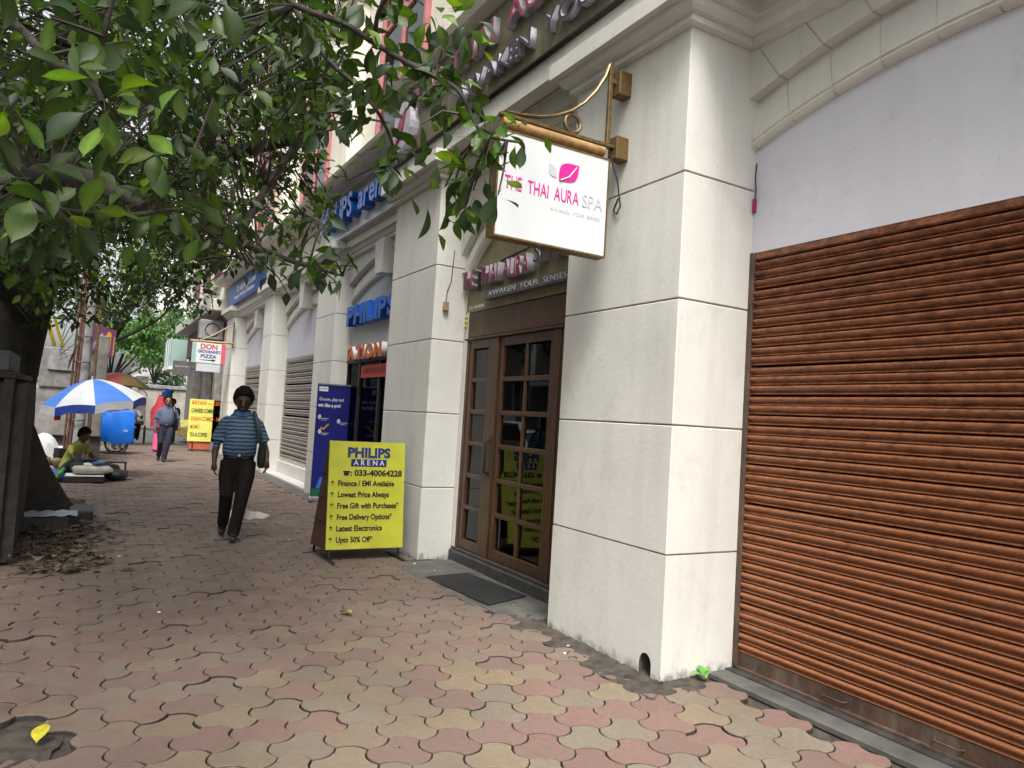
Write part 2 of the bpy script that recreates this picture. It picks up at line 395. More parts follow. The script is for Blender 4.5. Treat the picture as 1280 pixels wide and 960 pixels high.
# ---------------------------------------------------------------- lettering (mesh from font outlines)
def textmesh(s, size, ext=.0, off=0.0, xs=1.0, align='CENTER', spacing=1.0, shear=0.0):
    c = bpy.data.curves.new('t', 'FONT'); c.body = s; c.size = size; c.extrude = ext / 2; c.offset = off
    c.align_x = align; c.align_y = 'CENTER'; c.space_character = spacing; c.shear = shear; c.resolution_u = 3
    o = bpy.data.objects.new('t', c); sc.collection.objects.link(o)
    dg = bpy.context.evaluated_depsgraph_get(); dg.update()
    me = bpy.data.meshes.new_from_object(o.evaluated_get(dg))
    bpy.data.objects.remove(o); bpy.data.curves.remove(c)
    if xs != 1.0: me.transform(Matrix.Diagonal((xs, 1, 1, 1)))
    return me
FACE_STREET = Matrix(((0, 0, -1), (-1, 0, 0), (0, 1, 0)))       # text on the facade, read from the street (-x)
FACE_BACK = Matrix(((1, 0, 0), (0, 0, -1), (0, 1, 0)))          # text facing -y
def lettering(name, s, size, loc, orient, mats, parent, ext=.004, width=None, **k):
    me = textmesh(s, size, ext, **k)
    if width:
        xs = [v.co.x for v in me.vertices]; w = max(xs) - min(xs); me.transform(Matrix.Diagonal((width / w, 1, 1, 1)))
    mats = mats if isinstance(mats, (list, tuple)) else [mats]
    me.materials.clear()
    for q in mats: me.materials.append(q)
    if len(mats) > 1:
        for p in me.polygons: p.material_index = 0 if p.normal.z > .9 else 1
    me.transform(orient.to_4x4()); me.name = name
    o = bpy.data.objects.new(name, me); link(o, parent); o.location = Vector(loc)
    return o
def letters(s, size, loc, orient, mats, parent, ext, width, gap=.06, name='letter', off=0.0, space=.45):
    """each character a mesh of its own, spread over the given width; loc is the middle of the row"""
    ms = []
    for ch in s:
        if ch == ' ': ms.append(None); continue
        me = textmesh(ch, size, ext, off); ms.append(me)
    ws = [space * size if q is None else (max(v.co.x for v in q.vertices) - min(v.co.x for v in q.vertices)) for q in ms]
    g = gap * size; tot = sum(ws) + g * (len(ws) - 1); k = width / tot; x = -width / 2
    for q, w in zip(ms, ws):
        if q is not None:
            x0 = min(v.co.x for v in q.vertices)
            q.transform(Matrix.Translation((x, 0, 0)) @ Matrix.Diagonal((k, 1, 1, 1)) @ Matrix.Translation((-x0, 0, 0)))
            q.materials.clear()
            for mm in mats: q.materials.append(mm)
            if len(mats) > 1:
                for p in q.polygons: p.material_index = 0 if p.normal.z > .9 else 1
            q.transform(orient.to_4x4()); q.name = name
            o = bpy.data.objects.new(name, q); link(o, parent); o.location = Vector(loc)
        x += (w + g) * k
# ================================================================ THE SETTING
g_ = MB().box(-400, 400, -60, 700, -1.0, -.13).build('ground', M['asphalt']); tag(g_, kind='structure')
pav = MB().box(-1.25, 3.9, -3, 27.0, -.4, -.034).build('pavement', M['soil']); tag(pav, kind='structure')
for y in np.arange(-3, 27, 1.0):
    B('kerb_stone', M['concrete'], pav, -1.42, -1.255, y + .006, y + .994, -.3, .01, c=.015)

# ---- interlocking pavers: a hexagon with alternately bulging and hollow sides, on a 0.25 m lattice
PIT = .25; RAD = PIT / math.sqrt(3)
def paver_outline(shrink=.0026, sag=.030, seg=4):
    out = []
    for k in range(6):
        a0, a1 = R(-30 + 60 * k), R(30 + 60 * k)
        p0 = Vector((math.cos(a0), math.sin(a0))) * RAD; p1 = Vector((math.cos(a1), math.sin(a1))) * RAD
        nrm = Vector((math.cos(R(60 * k)), math.sin(R(60 * k)))); s = sag if k % 2 else -sag
        for i in range(seg):
            t = i / seg; out.append(p0.lerp(p1, t) + nrm * s * math.sin(math.pi * t) ** .85)
    n = len(out); res = []
    for i in range(n):
        tg = (out[(i + 1) % n] - out[i - 1]).normalized(); res.append(out[i] - Vector((tg.y, -tg.x)) * shrink)
    return res
OUT0 = paver_outline(); OUT1 = paver_outline(.0058)
NP_ = len(OUT0)
def paver_mb():
    vs = [(p.x, p.y, -.03) for p in OUT0] + [(p.x, p.y, -.005) for p in OUT0] + [(p.x, p.y, 0) for p in OUT1]
    fs = []
    for r in (0, 1):
        for i in range(NP_):
            k = (i + 1) % NP_; fs.append((r * NP_ + i, r * NP_ + k, (r + 1) * NP_ + k, (r + 1) * NP_ + i))
    fs.append(tuple(range(2 * NP_, 3 * NP_)))
    return vs, fs
PV, PF = paver_mb()
def tint_mesh(me, cols):
    a = me.color_attributes.new('tint', 'FLOAT_COLOR', 'POINT')
    a.data.foreach_set('color', np.asarray(cols, dtype=np.float32).ravel())
PINKS = [(.255, .145, .120), (.230, .135, .115), (.270, .155, .128), (.215, .122, .105), (.245, .148, .130)]
YELS = [(.30, .240, .145), (.275, .220, .14), (.32, .250, .14), (.25, .21, .145), (.265, .23, .165), (.235, .205, .155)]
def paver_mesh(c):
    me = bpy.data.meshes.new('paver'); me.from_pydata(PV, [], PF); me.materials.append(M['paver'])
    tint_mesh(me, [tuple(c) + (0,)] * (2 * NP_) + [tuple(c) + (1,)] * NP_); me.update(); return me
variants = {0: [paver_mesh(c) for c in PINKS], 1: [paver_mesh(c) for c in YELS]}
def blocked(x, y):
    if x > 3.42: return True
    if x > 2.93 and 3.15 < y < 4.75: return True         # loose soil along the pillar
    if x > 2.72 and 4.75 <= y < 7.0 and not (x < 2.86): return True   # cement apron at the door
    if x > 2.95 and 6.8 < y < 8.6: return True
    if x > 3.2 and y >= 8.6: return True
    if (x + .20) ** 2 + ((y - 3.75) * .8) ** 2 < .030: return True      # broken corner
    if x < .05 and 8.9 < y < 12: return True              # tree pit
    return False
cells = []
H_ = PIT * math.sqrt(3) / 2
for j in range(-3, int(27.2 / H_)):
    for i in range(-10, 16):
        x = 2.569 + PIT * (i + (j % 2) * .5) - 1.0; y = 2.635 + H_ * (j - 12)
        if -1.2 < x < 3.5 and -.3 < y < 26.8 and not blocked(x, y): cells.append((x, y, j))
def score(x, y):
    c = CAM.transposed() @ (Vector((x, y, 0)) - EYE); d = -c.z
    if d <= .3: return -1
    u, v = 640 + 905 * c.x / d, 480 - 905 * c.y / d
    if not (-40 < u < 1320 and v < 1000): return -1
    return 1 / d
order = sorted(cells, key=lambda q: -score(q[0], q[1]))
def pose(x, y):
    s = 1.0 if y < 5 else 1.2
    left = max(0, 1 - max(x, 0) / 1.6)
    dz = random.uniform(-.003, .001) - (random.random() < .10) * random.uniform(.004, .010) * s
    t = .006 + .011 * left * (1 if y < 6 else .6)
    sink = .02 * math.exp(-((x + .15) ** 2 + (y - 3.75) ** 2) / .12)
    return Matrix.Translation((x, y, dz - sink)) @ Matrix.Rotation(random.gauss(0, R(.8)), 4, 'Z') @ Matrix.Rotation(random.gauss(0, t), 4, 'X') @ Matrix.Rotation(random.gauss(0, t), 4, 'Y')
bulkv, bulkf, bulkc = [], [], []
for k, (x, y, j) in enumerate(order):
    kind = (j % 2) if random.random() > .16 else 1 - (j % 2)
    mtx = pose(x, y)
    if k < 300:
        o = bpy.data.objects.new('paver', random.choice(variants[kind])); link(o, pav, True); o.matrix_basis = mtx
    else:
        c = random.choice(YELS if kind else PINKS); b = len(bulkv)
        bulkv += [tuple(mtx @ Vector(p)) for p in PV]; bulkf += [tuple(b + i for i in f) for f in PF]; bulkc += [tuple(c) + (0,)] * (2 * NP_) + [tuple(c) + (1,)] * NP_
me = bpy.data.meshes.new('paver_field'); me.from_pydata(bulkv, [], bulkf); me.materials.append(M['paver']); tint_mesh(me, bulkc); me.update()
o = bpy.data.objects.new('paver_field', me); link(o, pav, True); o['kind'] = 'stuff'

def rough_patch(name, outline, z, mat, parent, amp=.012, step=.035, seed=1, kind=None):
    """a low uneven sheet inside an outline (soil, cement)"""
    xs = [p[0] for p in outline]; ys = [p[1] for p in outline]; rr = random.Random(seed)
    nx = max(2, int((max(xs) - min(xs)) / step)); ny = max(2, int((max(ys) - min(ys)) / step))
    def inside(x, y):
        c = False; q = len(outline)
        for i in range(q):
            x1, y1 = outline[i]; x2, y2 = outline[i - 1]
            if (y1 > y) != (y2 > y) and x < (x2 - x1) * (y - y1) / (y2 - y1) + x1: c = not c
        return c
    idx = {}; vs = []; fs = []
    for a in range(nx + 1):
        for b in range(ny + 1):
            x = min(xs) + (max(xs) - min(xs)) * a / nx; y = min(ys) + (max(ys) - min(ys)) * b / ny
            if inside(x, y) or (0 < a < nx and 0 < b < ny and inside(x + step * .6, y) and inside(x - step * .6, y)):
                idx[a, b] = len(vs); vs.append((x + rr.uniform(-1, 1) * step * .3, y + rr.uniform(-1, 1) * step * .3, z + rr.uniform(-amp, amp)))
    for a in range(nx):
        for b in range(ny):
            q = [(a, b), (a + 1, b), (a + 1, b + 1), (a, b + 1)]
            if all(k in idx for k in q): fs.append([idx[k] for k in q])
    mb = MB(); mb.add(vs, fs); return mb.build(name, mat, parent, True, kind=kind)
rough_patch('soil_strip', [(2.80, 3.0), (3.30, 3.1), (3.42, 3.36), (3.3, 4.9), (2.80, 4.9)], -.006, M['soil'], pav, .009)
rough_patch('soil_strip', [(2.85, 6.85), (3.3, 6.85), (3.3, 9.0), (2.85, 9.0)], -.008, M['soil'], pav, .007, seed=3)
rough_patch('tree_pit_soil', [(-1.2, 8.6), (.02, 8.7), (.2, 9.6), (.18, 11.2), (0, 12.2), (-1.2, 12.3)], .004, M['soil'], pav, .02, .06, 5)
rough_patch('mud_patch', [(-.55, 3.5), (-.05, 3.5), (.04, 3.75), (-.1, 4.0), (-.55, 4.0)], -.020, M['soil'], pav, .005, .03, 9)
B('cement_apron', M['smooth_cement'], pav, 2.86, 3.43, 4.72, 5.25, -.03, -.002, c=.004)
B('cement_apron', M['smooth_cement'], pav, 2.80, 3.43, 5.256, 6.20, -.03, -.005, c=.004)
B('cement_apron', M['smooth_cement'], pav, 2.74, 3.43, 6.206, 6.98, -.03, -.001, c=.004)
B('cement_strip', M['smooth_cement'], pav, 3.47, 3.62, -1.0, 3.32, -.03, .012, c=.008)
B('cement_strip', M['smooth_cement'], pav, 3.22, 3.5, 8.6, 27, -.03, .006, c=.008)
# wet film left in two hollows of the walk
for nm, cx_, cy_, rx_, ry_ in (('puddle', 1.95, 10.4, .30, .42), ('puddle', 2.35, 9.6, .16, .24)):
    mbp = MB(); k = 26; mbp.add([(cx_ + rx_ * math.cos(2 * math.pi * i / k) * (1 + .22 * math.sin(3.1 * i)), cy_ + ry_ * math.sin(2 * math.pi * i / k) * (1 + .2 * math.cos(2.3 * i)), .003) for i in range(k)], [tuple(range(k))])
    mbp.build(nm, M.get('wet') or pm('wet', (.20, .17, .14), (.15, .12, .10), 6, .15, .05), pav)

# ================================================================ THE ARCADED BUILDING
XF, XR = 3.08, 3.43            # pillar fronts: the projecting spa section, the rest of the arcade
CP, GO = M['cream_plaster'], M['groove_ochre']
bld = empty('arcaded_building', (3.6, 10, 0), 'long cream arcaded building with rusticated pillars lining the pavement', 'building')
COURSES = [0.0, .745, 1.535, 2.32, 3.12, 4.06]
def rectring(x0, x1, y0, y1, o, z): return [(x0 - o, y0 - o, z), (x0 - o, y1 + o, z), (x1, y1 + o, z), (x1, y0 - o, z)]
CAPITAL = [(.015, 4.045), (.045, 4.055), (.045, 4.10), (.075, 4.105), (.10, 4.125), (.115, 4.16), (.115, 4.175), (.165, 4.18), (.165, 4.30), (.15, 4.312)]
def pillar(xf, y0, y1, xb, stain=None, hole=None):
    core = MB().box(xf + .009, xb - .01, y0 + .009, y1 - .009, .70 if hole else -.1, 4.06)
    p = core.build('pillar', GO, bld)
    for i in range(5):
        z0, z1 = COURSES[i] - (.08 if i == 0 else 0), COURSES[i + 1]
        if hole and i == 0:
            # bottom block with a small arched drain opening in its street face
            hy, hw, hh = hole
            mb = MB(); a, b = y0, y1; zt = z1 - .0045
            arch = [(hy - hw, -.08)] + [(hy - hw * math.cos(t), .055 + hw * 1.25 * math.sin(t)) for t in [math.pi * k / 8 for k in range(9)]] + [(hy + hw, -.08)]
            outer = [(b, -.08), (b, zt), (a, zt), (a, -.08)]
            poly = arch + outer                                    # one outline around the opening
            vs = [(xf, u, v) for u, v in poly]; nv = len(poly)
            top = arch[len(arch) // 2]
            # split into left and right so that no face is concave beyond repair
            h = len(arch) // 2
            left = arch[:h + 1] + [(top[0], zt), (a, zt), (a, -.08)]
            right = arch[h:] + [(b, -.08), (b, zt), (top[0], zt)]
            mb.add([(xf, u, v) for u, v in left], [tuple(range(len(left)))]); mb.add([(xf, u, v) for u, v in right], [tuple(range(len(right)))])
            dd = .22
            mb.add([(xf, u, v) for u, v in arch] + [(xf + dd, u, v) for u, v in arch], [(k, k + 1, len(arch) + k + 1, len(arch) + k) for k in range(len(arch) - 1)]); n_t = len(arch) - 1; t0 = len(mb.f) - n_t
            mb.add([(xf, a, -.08), (xf, a, zt), (xb, a, zt), (xb, a, -.08), (xf, b, -.08), (xf, b, zt), (xb, b, zt), (xb, b, -.08)], [(0, 1, 2, 3), (4, 7, 6, 5), (1, 5, 6, 2)])
            me = bpy.data.meshes.new('block'); me.from_pydata(mb.v, [], mb.f); me.materials.append(CP); me.materials.append(M['soil'])
            for k in range(t0, t0 + n_t): me.polygons[k].material_index = 1  # tunnel faces take the dark soil colour to look shaded inside
            me.update()
            o = bpy.data.objects.new('block', me); link(o, p)
            MB().box(xf + .19, xf + .21, hy - .09, hy + .2, -.08, .3).build('drain_back', M['soil'], p)
        else:
            MB().box(xf, xb, y0, y1, z0 + .0045, z1 - .0045, c=.005).build('block', stain or CP, p)
    cap = MB().loft([rectring(xf, xb + .1, y0, y1, o, z) for o, z in CAPITAL]).build('capital', CP, p)
    return p
P = dict(p0=(-.95, .30), p1=(3.33, 4.567), p2=(7.065, 8.38), p3=(11.93, 13.10), p4=(16.90, 17.85), p5=(22.10, 23.40))
pillar(XF, *P['p0'], 3.75)
p1 = pillar(XF, *P['p1'], 3.75, hole=(3.47, .055, .09))
# the core of the first pillar must not block the drain
pillar(XF, *P['p2'], 3.46)
pillar(XR, *P['p3'], 3.84); pillar(XR, *P['p4'], 3.86); pillar(XR, *P['p5'], 3.9)

# ---- arches: two rings of separate voussoirs over each opening
def arch_pts(yc, half, zs, rise, ext, n, ell=False):
    out = []
    if ell:
        for i in range(n + 1):
            t = math.pi * i / n; out.append((yc - half * math.cos(t), zs + rise * math.sin(t)))
    else:
        Rr = (half * half + rise * rise) / (2 * rise); a = math.asin(half / Rr) + ext
        for i in range(n + 1):
            t = -a + 2 * a * i / n; out.append((yc + Rr * math.sin(t), zs + rise - Rr + Rr * math.cos(t)))
    return out
def offset(pts, d, zmax=None):
    out = []
    for i in range(len(pts)):
        a, b = pts[max(i - 1, 0)], pts[min(i + 1, len(pts) - 1)]
        tx, ty = b[0] - a[0], b[1] - a[1]; L = math.hypot(tx, ty); u, v = pts[i][0] - ty / L * d, pts[i][1] + tx / L * d
        out.append((u, min(v, zmax) if zmax else v))
    return out
LIP = [(0, .035), (.25, .012), (.6, .0), (.9, .006), (1, .016)]
FACE = [(.0, .016), (.04, .004), (.3, .010), (.55, .020), (.8, .036), (1, .060)]
def arch(yc, half, zs, rise, xw, nv, keystone=False, ell=False, r1=.30, x1=None, x2=None, mat=None):
    x1 = x1 or xw - .06; x2 = x2 or xw - .09; mat = mat or CP
    a = MB().box(xw, xw + .06, yc - half - .1, yc + half + .1, 3.95, 4.10).build('arch', mat, bld)
    SUB = 3; n = nv * SUB
    inner = arch_pts(yc, half, zs, rise, .12, n, ell)
    lip = offset(inner, .048); mid = offset(inner, r1); out = offset(mid, .75, 4.07)
    gapf = .05
    for k in range(nv):
        i0 = k * SUB; ids = [i0 + s for s in range(SUB + 1)]
        def cut(line):
            q = [Vector(line[i]) for i in ids]; q[0] = q[0].lerp(q[1], gapf); q[-1] = q[-1].lerp(q[-2], gapf); return q
        li, ll, lm, lo = cut(inner), cut(lip), cut(mid), cut(out)
        # inner ring: chamfered lip, then a hollow (cavetto) face
        def lerp_(A, Bq, t): return [p.lerp(q, t) for p, q in zip(A, Bq)]
        prof = [(li, xw + .05)] + [(lerp_(li, ll, t), x1 + dx) for t, dx in LIP] + [(lerp_(ll, lm, t), x1 + dx) for t, dx in FACE] + [(lm, xw + .05)]
        rings = [[(x, p.x, p.y) for p in line] for line, x in prof]
        mb = MB(); mb.loft([[r[i] for r in rings] for i in range(SUB + 1)]); mb.build('voussoir', mat, a, True)
        if max(p.y - q.y for p, q in zip(lo, lm)) > .02:
            poly = [(p.x, p.y) for p in lm] + [(p.x, p.y) for p in lo[::-1]]
            mb = MB(); mb.prism(poly, xw + .05, x2, lambda u, v, h: (h, u, v)); mb.build('voussoir', mat, a)
        # joint backing a little behind the faces
    rg = MB(); nn = len(inner)                     # the joints: the same profile a few millimetres back
    def mixl(A, Bq, t): return [(p[0] + (q[0] - p[0]) * t, p[1] + (q[1] - p[1]) * t) for p, q in zip(A, Bq)]
    seq = [(offset(inner, .006), xw + .05)] + [(mixl(inner, lip, max(t, .12)), x1 + dx + .007) for t, dx in LIP] + [(mixl(lip, mid, t), x1 + dx + .007) for t, dx in FACE] + [(offset(mid, .006), xw + .05), (offset(mid, .006), x2 + .007), (out, x2 + .007)]
    for (la, xa), (lb, xb_) in zip(seq[:-1], seq[1:]):
        rg.add([(xa, p[0], p[1]) for p in la] + [(xb_, p[0], p[1]) for p in lb], [(i, i + 1, nn + i + 1, nn + i) for i in range(nn - 1)])
    rg.build('joint_bed', CP, a)
    if keystone:
        zt, zb = 4.05, zs + rise - .06
        mb = MB(); mb.prism([(yc - .13, zb), (yc + .13, zb), (yc + .20, zt), (yc - .20, zt)], xw + .03, x2 - .13, lambda u, v, h: (h, u, v))
        mb.build('keystone', mat, a)
    return a
arch(1.815, 1.52, 3.385, .25, 3.705, 14, r1=.32)
arch(5.815, 1.25, 2.64, .90, 3.47, 15, ell=True, r1=.24, x1=3.40, x2=3.365)
arch(10.155, 1.775, 3.30, .31, 3.74, 14, keystone=True, r1=.31, x2=3.63)
arch(15.0, 1.90, 3.28, .33, 3.82, 14, keystone=True, r1=.31, x2=3.71)
arch(19.98, 2.12, 3.28, .34, 3.86, 14, keystone=True, r1=.31, x2=3.75)

# ---- mouldings and walls above
def mould(name, x0, y0, y1, prof, mat=CP, xb=3.95, par=bld):
    return MB().loft([rectring(x0, xb, y0, y1, o, z) for o, z in prof]).build(name, mat, par)
ARCHI = [(0, 4.05), (.03, 4.055), (.03, 4.10), (.05, 4.105), (.075, 4.14), (.08, 4.175), (.12, 4.18), (.12, 4.30), (.1, 4.315)]
mould('architrave', 3.60, -1, 3.6, ARCHI); mould('architrave', 3.36, 4.3, 7.3, ARCHI); mould('architrave', 3.60, 8.2, 23.3, ARCHI)
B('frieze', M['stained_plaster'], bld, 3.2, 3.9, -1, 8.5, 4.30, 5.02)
B('frieze', CP, bld, 3.045, 3.19, 2.2, 8.40, 4.316, 4.512)
B('frieze', M['upper_plaster'], bld, 3.46, 3.9, 8.5, 23.45, 4.31, 5.02)
CORN = [(0, 5.0), (.03, 5.02), (.1, 5.04), (.12, 5.07), (.30, 5.08), (.36, 5.13), (.38, 5.15), (.40, 5.2), (.30, 5.24)]
mould('cornice', 3.42, 8.62, 23.5, CORN, M['upper_plaster'], 4.2)
mould('cornice', 3.22, -1.2, 8.6, [(0, 5.3), (.05, 5.34), (.3, 5.42), (.34, 5.5), (.2, 5.56)], M['upper_plaster'], 4.2)
B('frieze', M['upper_plaster'], bld, 3.22, 3.9, -1, 8.58, 5.03, 5.32)
UP = M['upper_plaster']
up = MB().box(3.70, 9, -1.2, 23.5, 5.1, 15.5).build('upper_wall', UP, bld)
bk = MB(); bk.box(4.0, 9, -1.2, 23.45, -.1, 5.1); bk.build('rear_wall', M['interior'], bld)
ys = [(-.3), 1.9, 3.95, 5.9, 7.75, 10.2, 12.5, 15.0, 17.4, 20.0, 22.7]
for y in (-.3, 3.95, 7.75, 12.5, 17.4, 22.7):
    pl = MB().box(3.46, 3.72, y - .42, y + .42, 5.15, 14.5, c=.02).build('pilaster', UP, bld)
    MB().loft([rectring(3.46, 3.72, y - .42, y + .42, o, z) for o, z in [(.02, 8.6), (.10, 8.66), (.10, 8.78), (.16, 8.82), (.16, 8.95)]]).build('band', UP, pl)
for y, w in ((1.9, 1.5), (5.9, 1.4), (10.2, 1.7), (15.0, 1.8), (20.0, 1.9)):
    for z0, z1 in ((5.75, 8.2), (9.6, 12.0)):
        wd = MB().box(3.675, 3.72, y - w / 2, y + w / 2, z0, z1).build('window', M['window_glass'], bld)
        t = .09
        fr_ = MB(); fr_.box(3.62, 3.74, y - w / 2 - t, y - w / 2, z0 - t, z1 + t, c=.01); fr_.box(3.62, 3.74, y + w / 2, y + w / 2 + t, z0 - t, z1 + t, c=.01)
        fr_.box(3.62, 3.74, y - w / 2, y + w / 2, z1, z1 + t, c=.01); fr_.box(3.62, 3.74, y - w / 2, y + w / 2, z0 - t, z0, c=.01)
        fr_.box(3.635, 3.70, y - .035, y + .035, z0, z1); fr_.box(3.636, 3.70, y - w / 2, y + w / 2, z1 - .62, z1 - .56)
        fr_.build('frame', M['pink_frame'], wd)
        MB().box(3.48, 3.74, y - w / 2 - .2, y + w / 2 + .2, z0 - .22, z0 - t - .003, c=.02).build('sill', UP, wd)
    MB().loft([rectring(3.62, 3.74, y - w / 2 - .12, y + w / 2 + .12, o, z) for o, z in [(.0, 8.35), (.05, 8.4), (.09, 8.5), (.09, 8.56)]]).build('hood', UP, bld)

# ---- panels inside the arches
B('tympanum', M['lavender_panel'], bld, 3.70, 3.76, .25, 3.36, 2.70, 4.0)
B('tympanum', M['gold_panel'], bld, 3.47, 3.52, 4.5, 7.12, 2.64, 3.8)
B('tympanum', M['grey_panel'], bld, 3.74, 3.79, 8.3, 12.0, 2.55, 4.0)
B('tympanum', M['lavender_panel'], bld, 3.82, 3.88, 13.0, 17.0, 2.61, 4.0)
B('tympanum', M['lavender_panel'], bld, 3.86, 3.90, 17.8, 22.2, 2.60, 4.0)
B('jamb_strip', CP, bld, 3.46, 3.60, 6.99, 7.09, -.05, 2.64)

# ---- roller shutters, slat by slat
def shutter(y0, y1, z0, z1, xs, pitch, mat, basemat, label, curve=.020):
    top = MB().box(xs - .012, xs + .05, y0, y1, z1 - .05, z1 + .01, c=.01).build('roller_shutter', mat, bld, label=label)
    prof = [(.024, 0), (.004, .005), (-.006, .04), (-.010, .09), (-.007, .15), (.003, .20), (.008, .25), (.005, .32), (-.006, .42), (-.016, .54), (-curve, .66), (-curve * .95, .77), (-.010, .87), (.002, .92), (.024, .935), (.03, .96), (.03, 0)]
    mb = MB(); mb.loft([[(xs + dx, y, t * pitch) for dx, t in prof] for y in (y0, y1)])
    me = mb.mesh('slat', mat, True); zb = z0 + .10
    n = int((z1 - .055 - zb) / pitch)
    pitch_ = (z1 - .055 - zb) / n
    for i in range(n):
        o = bpy.data.objects.new('slat', me); link(o, top); o.location = (0, 0, zb + i * pitch_ + random.uniform(-.0012, .0012)); o.rotation_euler = (random.gauss(0, .0008), 0, 0); o.location.x = random.uniform(-.002, .002)
    b = MB(); b.box(xs - .006, xs + .02, y0, y1, z0, zb - .002, c=.004)
    b.box(xs - .03, xs - .008, y0, y1, z0 - .01, z0 + .012, c=.004)
    b.build('bottom_bar', basemat, top)
    for yy in np.arange(y0 + .35, y1 - .3, .62):
        MB().tube([(xs - .008, yy, z0 + .05), (xs - .035, yy + .01, z0 + .05), (xs - .035, yy + .13, z0 + .05), (xs - .008, yy + .14, z0 + .05)], .006, 6).build('handle', basemat, top)
    for yy in (y0 - .02, y1 - .02): MB().box(xs - .03, xs + .05, yy, yy + .04, z0 - .02, z1, c=.004).build('guide_rail', basemat, top)
    return top
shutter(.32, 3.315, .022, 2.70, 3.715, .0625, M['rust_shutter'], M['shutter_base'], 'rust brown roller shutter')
B('threshold', M['dark_stone'], bld, 3.625, 3.80, .3, 3.33, -.05, .014)
shutter(13.11, 16.89, .30, 2.61, 3.83, .075, M['grey_shutter'], M['stained_plaster'], 'grey roller shutter behind the walking man')
shutter(17.86, 22.09, .30, 2.60, 3.865, .075, M['grey_shutter'], M['stained_plaster'], 'grey roller shutter nearest the pizza sign')
for y0, y1, x in ((13.1, 16.9, 3.80), (17.85, 22.1, 3.83)):
    B('plinth', M['cream_plaster'], bld, x - .03, x + .2, y0, y1, -.05, .30, c=.01)
    B('doorstep', M['white_stone'], bld, 3.50, x - .032, y0 - .15, y1 - .02, -.05, .045, c=.008)

# ---- the wooden glazed door of the spa
XD = 3.50; DW = M['door_wood']
st_ = MB().box(3.43, 3.62, 4.60, 7.062, -.05, .105, c=.015).build('doorstep', M['dark_stone'], bld)
MB().box(3.452, 3.62, 4.60, 7.05, .106, .135, c=.006).build('doorsill', M['dark_stone'], bld)
door = MB().box(XD - .03, XD + .07, 4.58, 7.06, 2.36, 2.635, c=.008).build('wooden_door', DW, bld, label='brown wooden glazed double door')
MB().box(XD - .045, XD + .05, 4.58, 7.04, 2.335, 2.358, c=.006).build('head_moulding', DW, door)
for y0, y1 in ((6.94, 7.05), (6.30, 6.44), (5.20, 5.29), (4.58, 4.66)):
    MB().box(XD - .03, XD + .05, y0, y1, .136, 2.333, c=.006).build('post', DW, door)
def leafset(y0, y1, cols, rows, z0, z1, dx, st=.075):
    MB().box(XD - .02 + dx, XD + .03 + dx, y0, y0 + st, z0, z1, c=.005).build('stile', DW, door)
    MB().box(XD - .02 + dx, XD + .03 + dx, y1 - st, y1, z0, z1, c=.005).build('stile', DW, door)
    yi0, yi1 = y0 + st, y1 - st; rail = .045
    zs_ = [z0 + .10 + (z1 - .09 - z0 - .10) * i / rows for i in range(rows + 1)]
    MB().box(XD - .018 + dx, XD + .028 + dx, yi0, yi1, z0, zs_[0], c=.005).build('rail', DW, door)
    MB().box(XD - .018 + dx, XD + .028 + dx, yi0, yi1, zs_[-1], z1, c=.005).build('rail', DW, door)
    for i in range(1, rows): MB().box(XD - .015 + dx, XD + .026 + dx, yi0, yi1, zs_[i] - rail / 2, zs_[i] + rail / 2, c=.006).build('rail', DW, door)
    cw = (yi1 - yi0) / cols
    for j in range(1, cols):
        for i in range(rows):
            MB().box(XD - .013 + dx, XD + .024 + dx, yi0 + j * cw - .018, yi0 + j * cw + .018, zs_[i] + (rail / 2 if i else 0), zs_[i + 1] - (rail / 2 if i < rows - 1 else 0), c=.005).build('glazing_bar', DW, door)
    for i in range(rows):
        for j in range(cols):
            a0 = random.gauss(0, .004); a1 = random.gauss(0, .004)
            mbp = MB(); ya, yb = yi0 + j * cw + .012, yi0 + (j + 1) * cw - .012; za, zb = zs_[i] + .018, zs_[i + 1] - .018; x = XD + .008 + dx
            mbp.add([(x - a0, ya, za), (x + a0, yb, za), (x + a0 + a1, yb, zb), (x - a0 + a1, ya, zb), (x - a0 + .006, ya, za), (x + a0 + .006, yb, za), (x + a0 + a1 + .006, yb, zb), (x - a0 + a1 + .006, ya, zb)],
                    [(0, 3, 2, 1), (4, 5, 6, 7), (0, 1, 5, 4), (1, 2, 6, 5), (2, 3, 7, 6), (3, 0, 4, 7)])
            mbp.build('pane', M['door_glass'], door)
leafset(6.445, 6.935, 1, 6, .14, 2.33, 0)
leafset(5.295, 6.295, 2, 6, .14, 2.33, .008)
leafset(4.665, 5.195, 1, 6, .14, 2.33, 0)
MB().tube([(XD - .03, 6.345, 1.30), (XD - .085, 6.34, 1.28), (XD - .085, 6.34, .98), (XD - .03, 6.345, .96)], .016, 8).build('handle', M['black_metal'], door, True)
MB().box(XD - .036, XD - .02, 6.31, 6.38, .92, 1.34, c=.004).build('lock_plate', M['black_metal'], door)
MB().box(3.93, 3.97, 4.6, 7.06, .0, 2.64).build('inner_wall', M['interior'], bld)
ib = MB(); ib.box(3.60, 3.95, 4.565, 4.6, 0, 2.64); ib.box(3.60, 3.95, 7.065, 7.1, 0, 2.64); ib.build('reveal', M['dark_wood'], bld)
cu = MB(); k = 20
for i in range(k): pass
rr_ = [[(3.75 + .03 * math.sin(i * 1.9), 6.42 + .022 * i, z) for i in range(22)] for z in (.15, 2.34)]
cu.add(rr_[0] + rr_[1], [(i, i + 1, 22 + i + 1, 22 + i) for i in range(21)]); cu.build('inner_curtain', M['grey_panel'], bld)

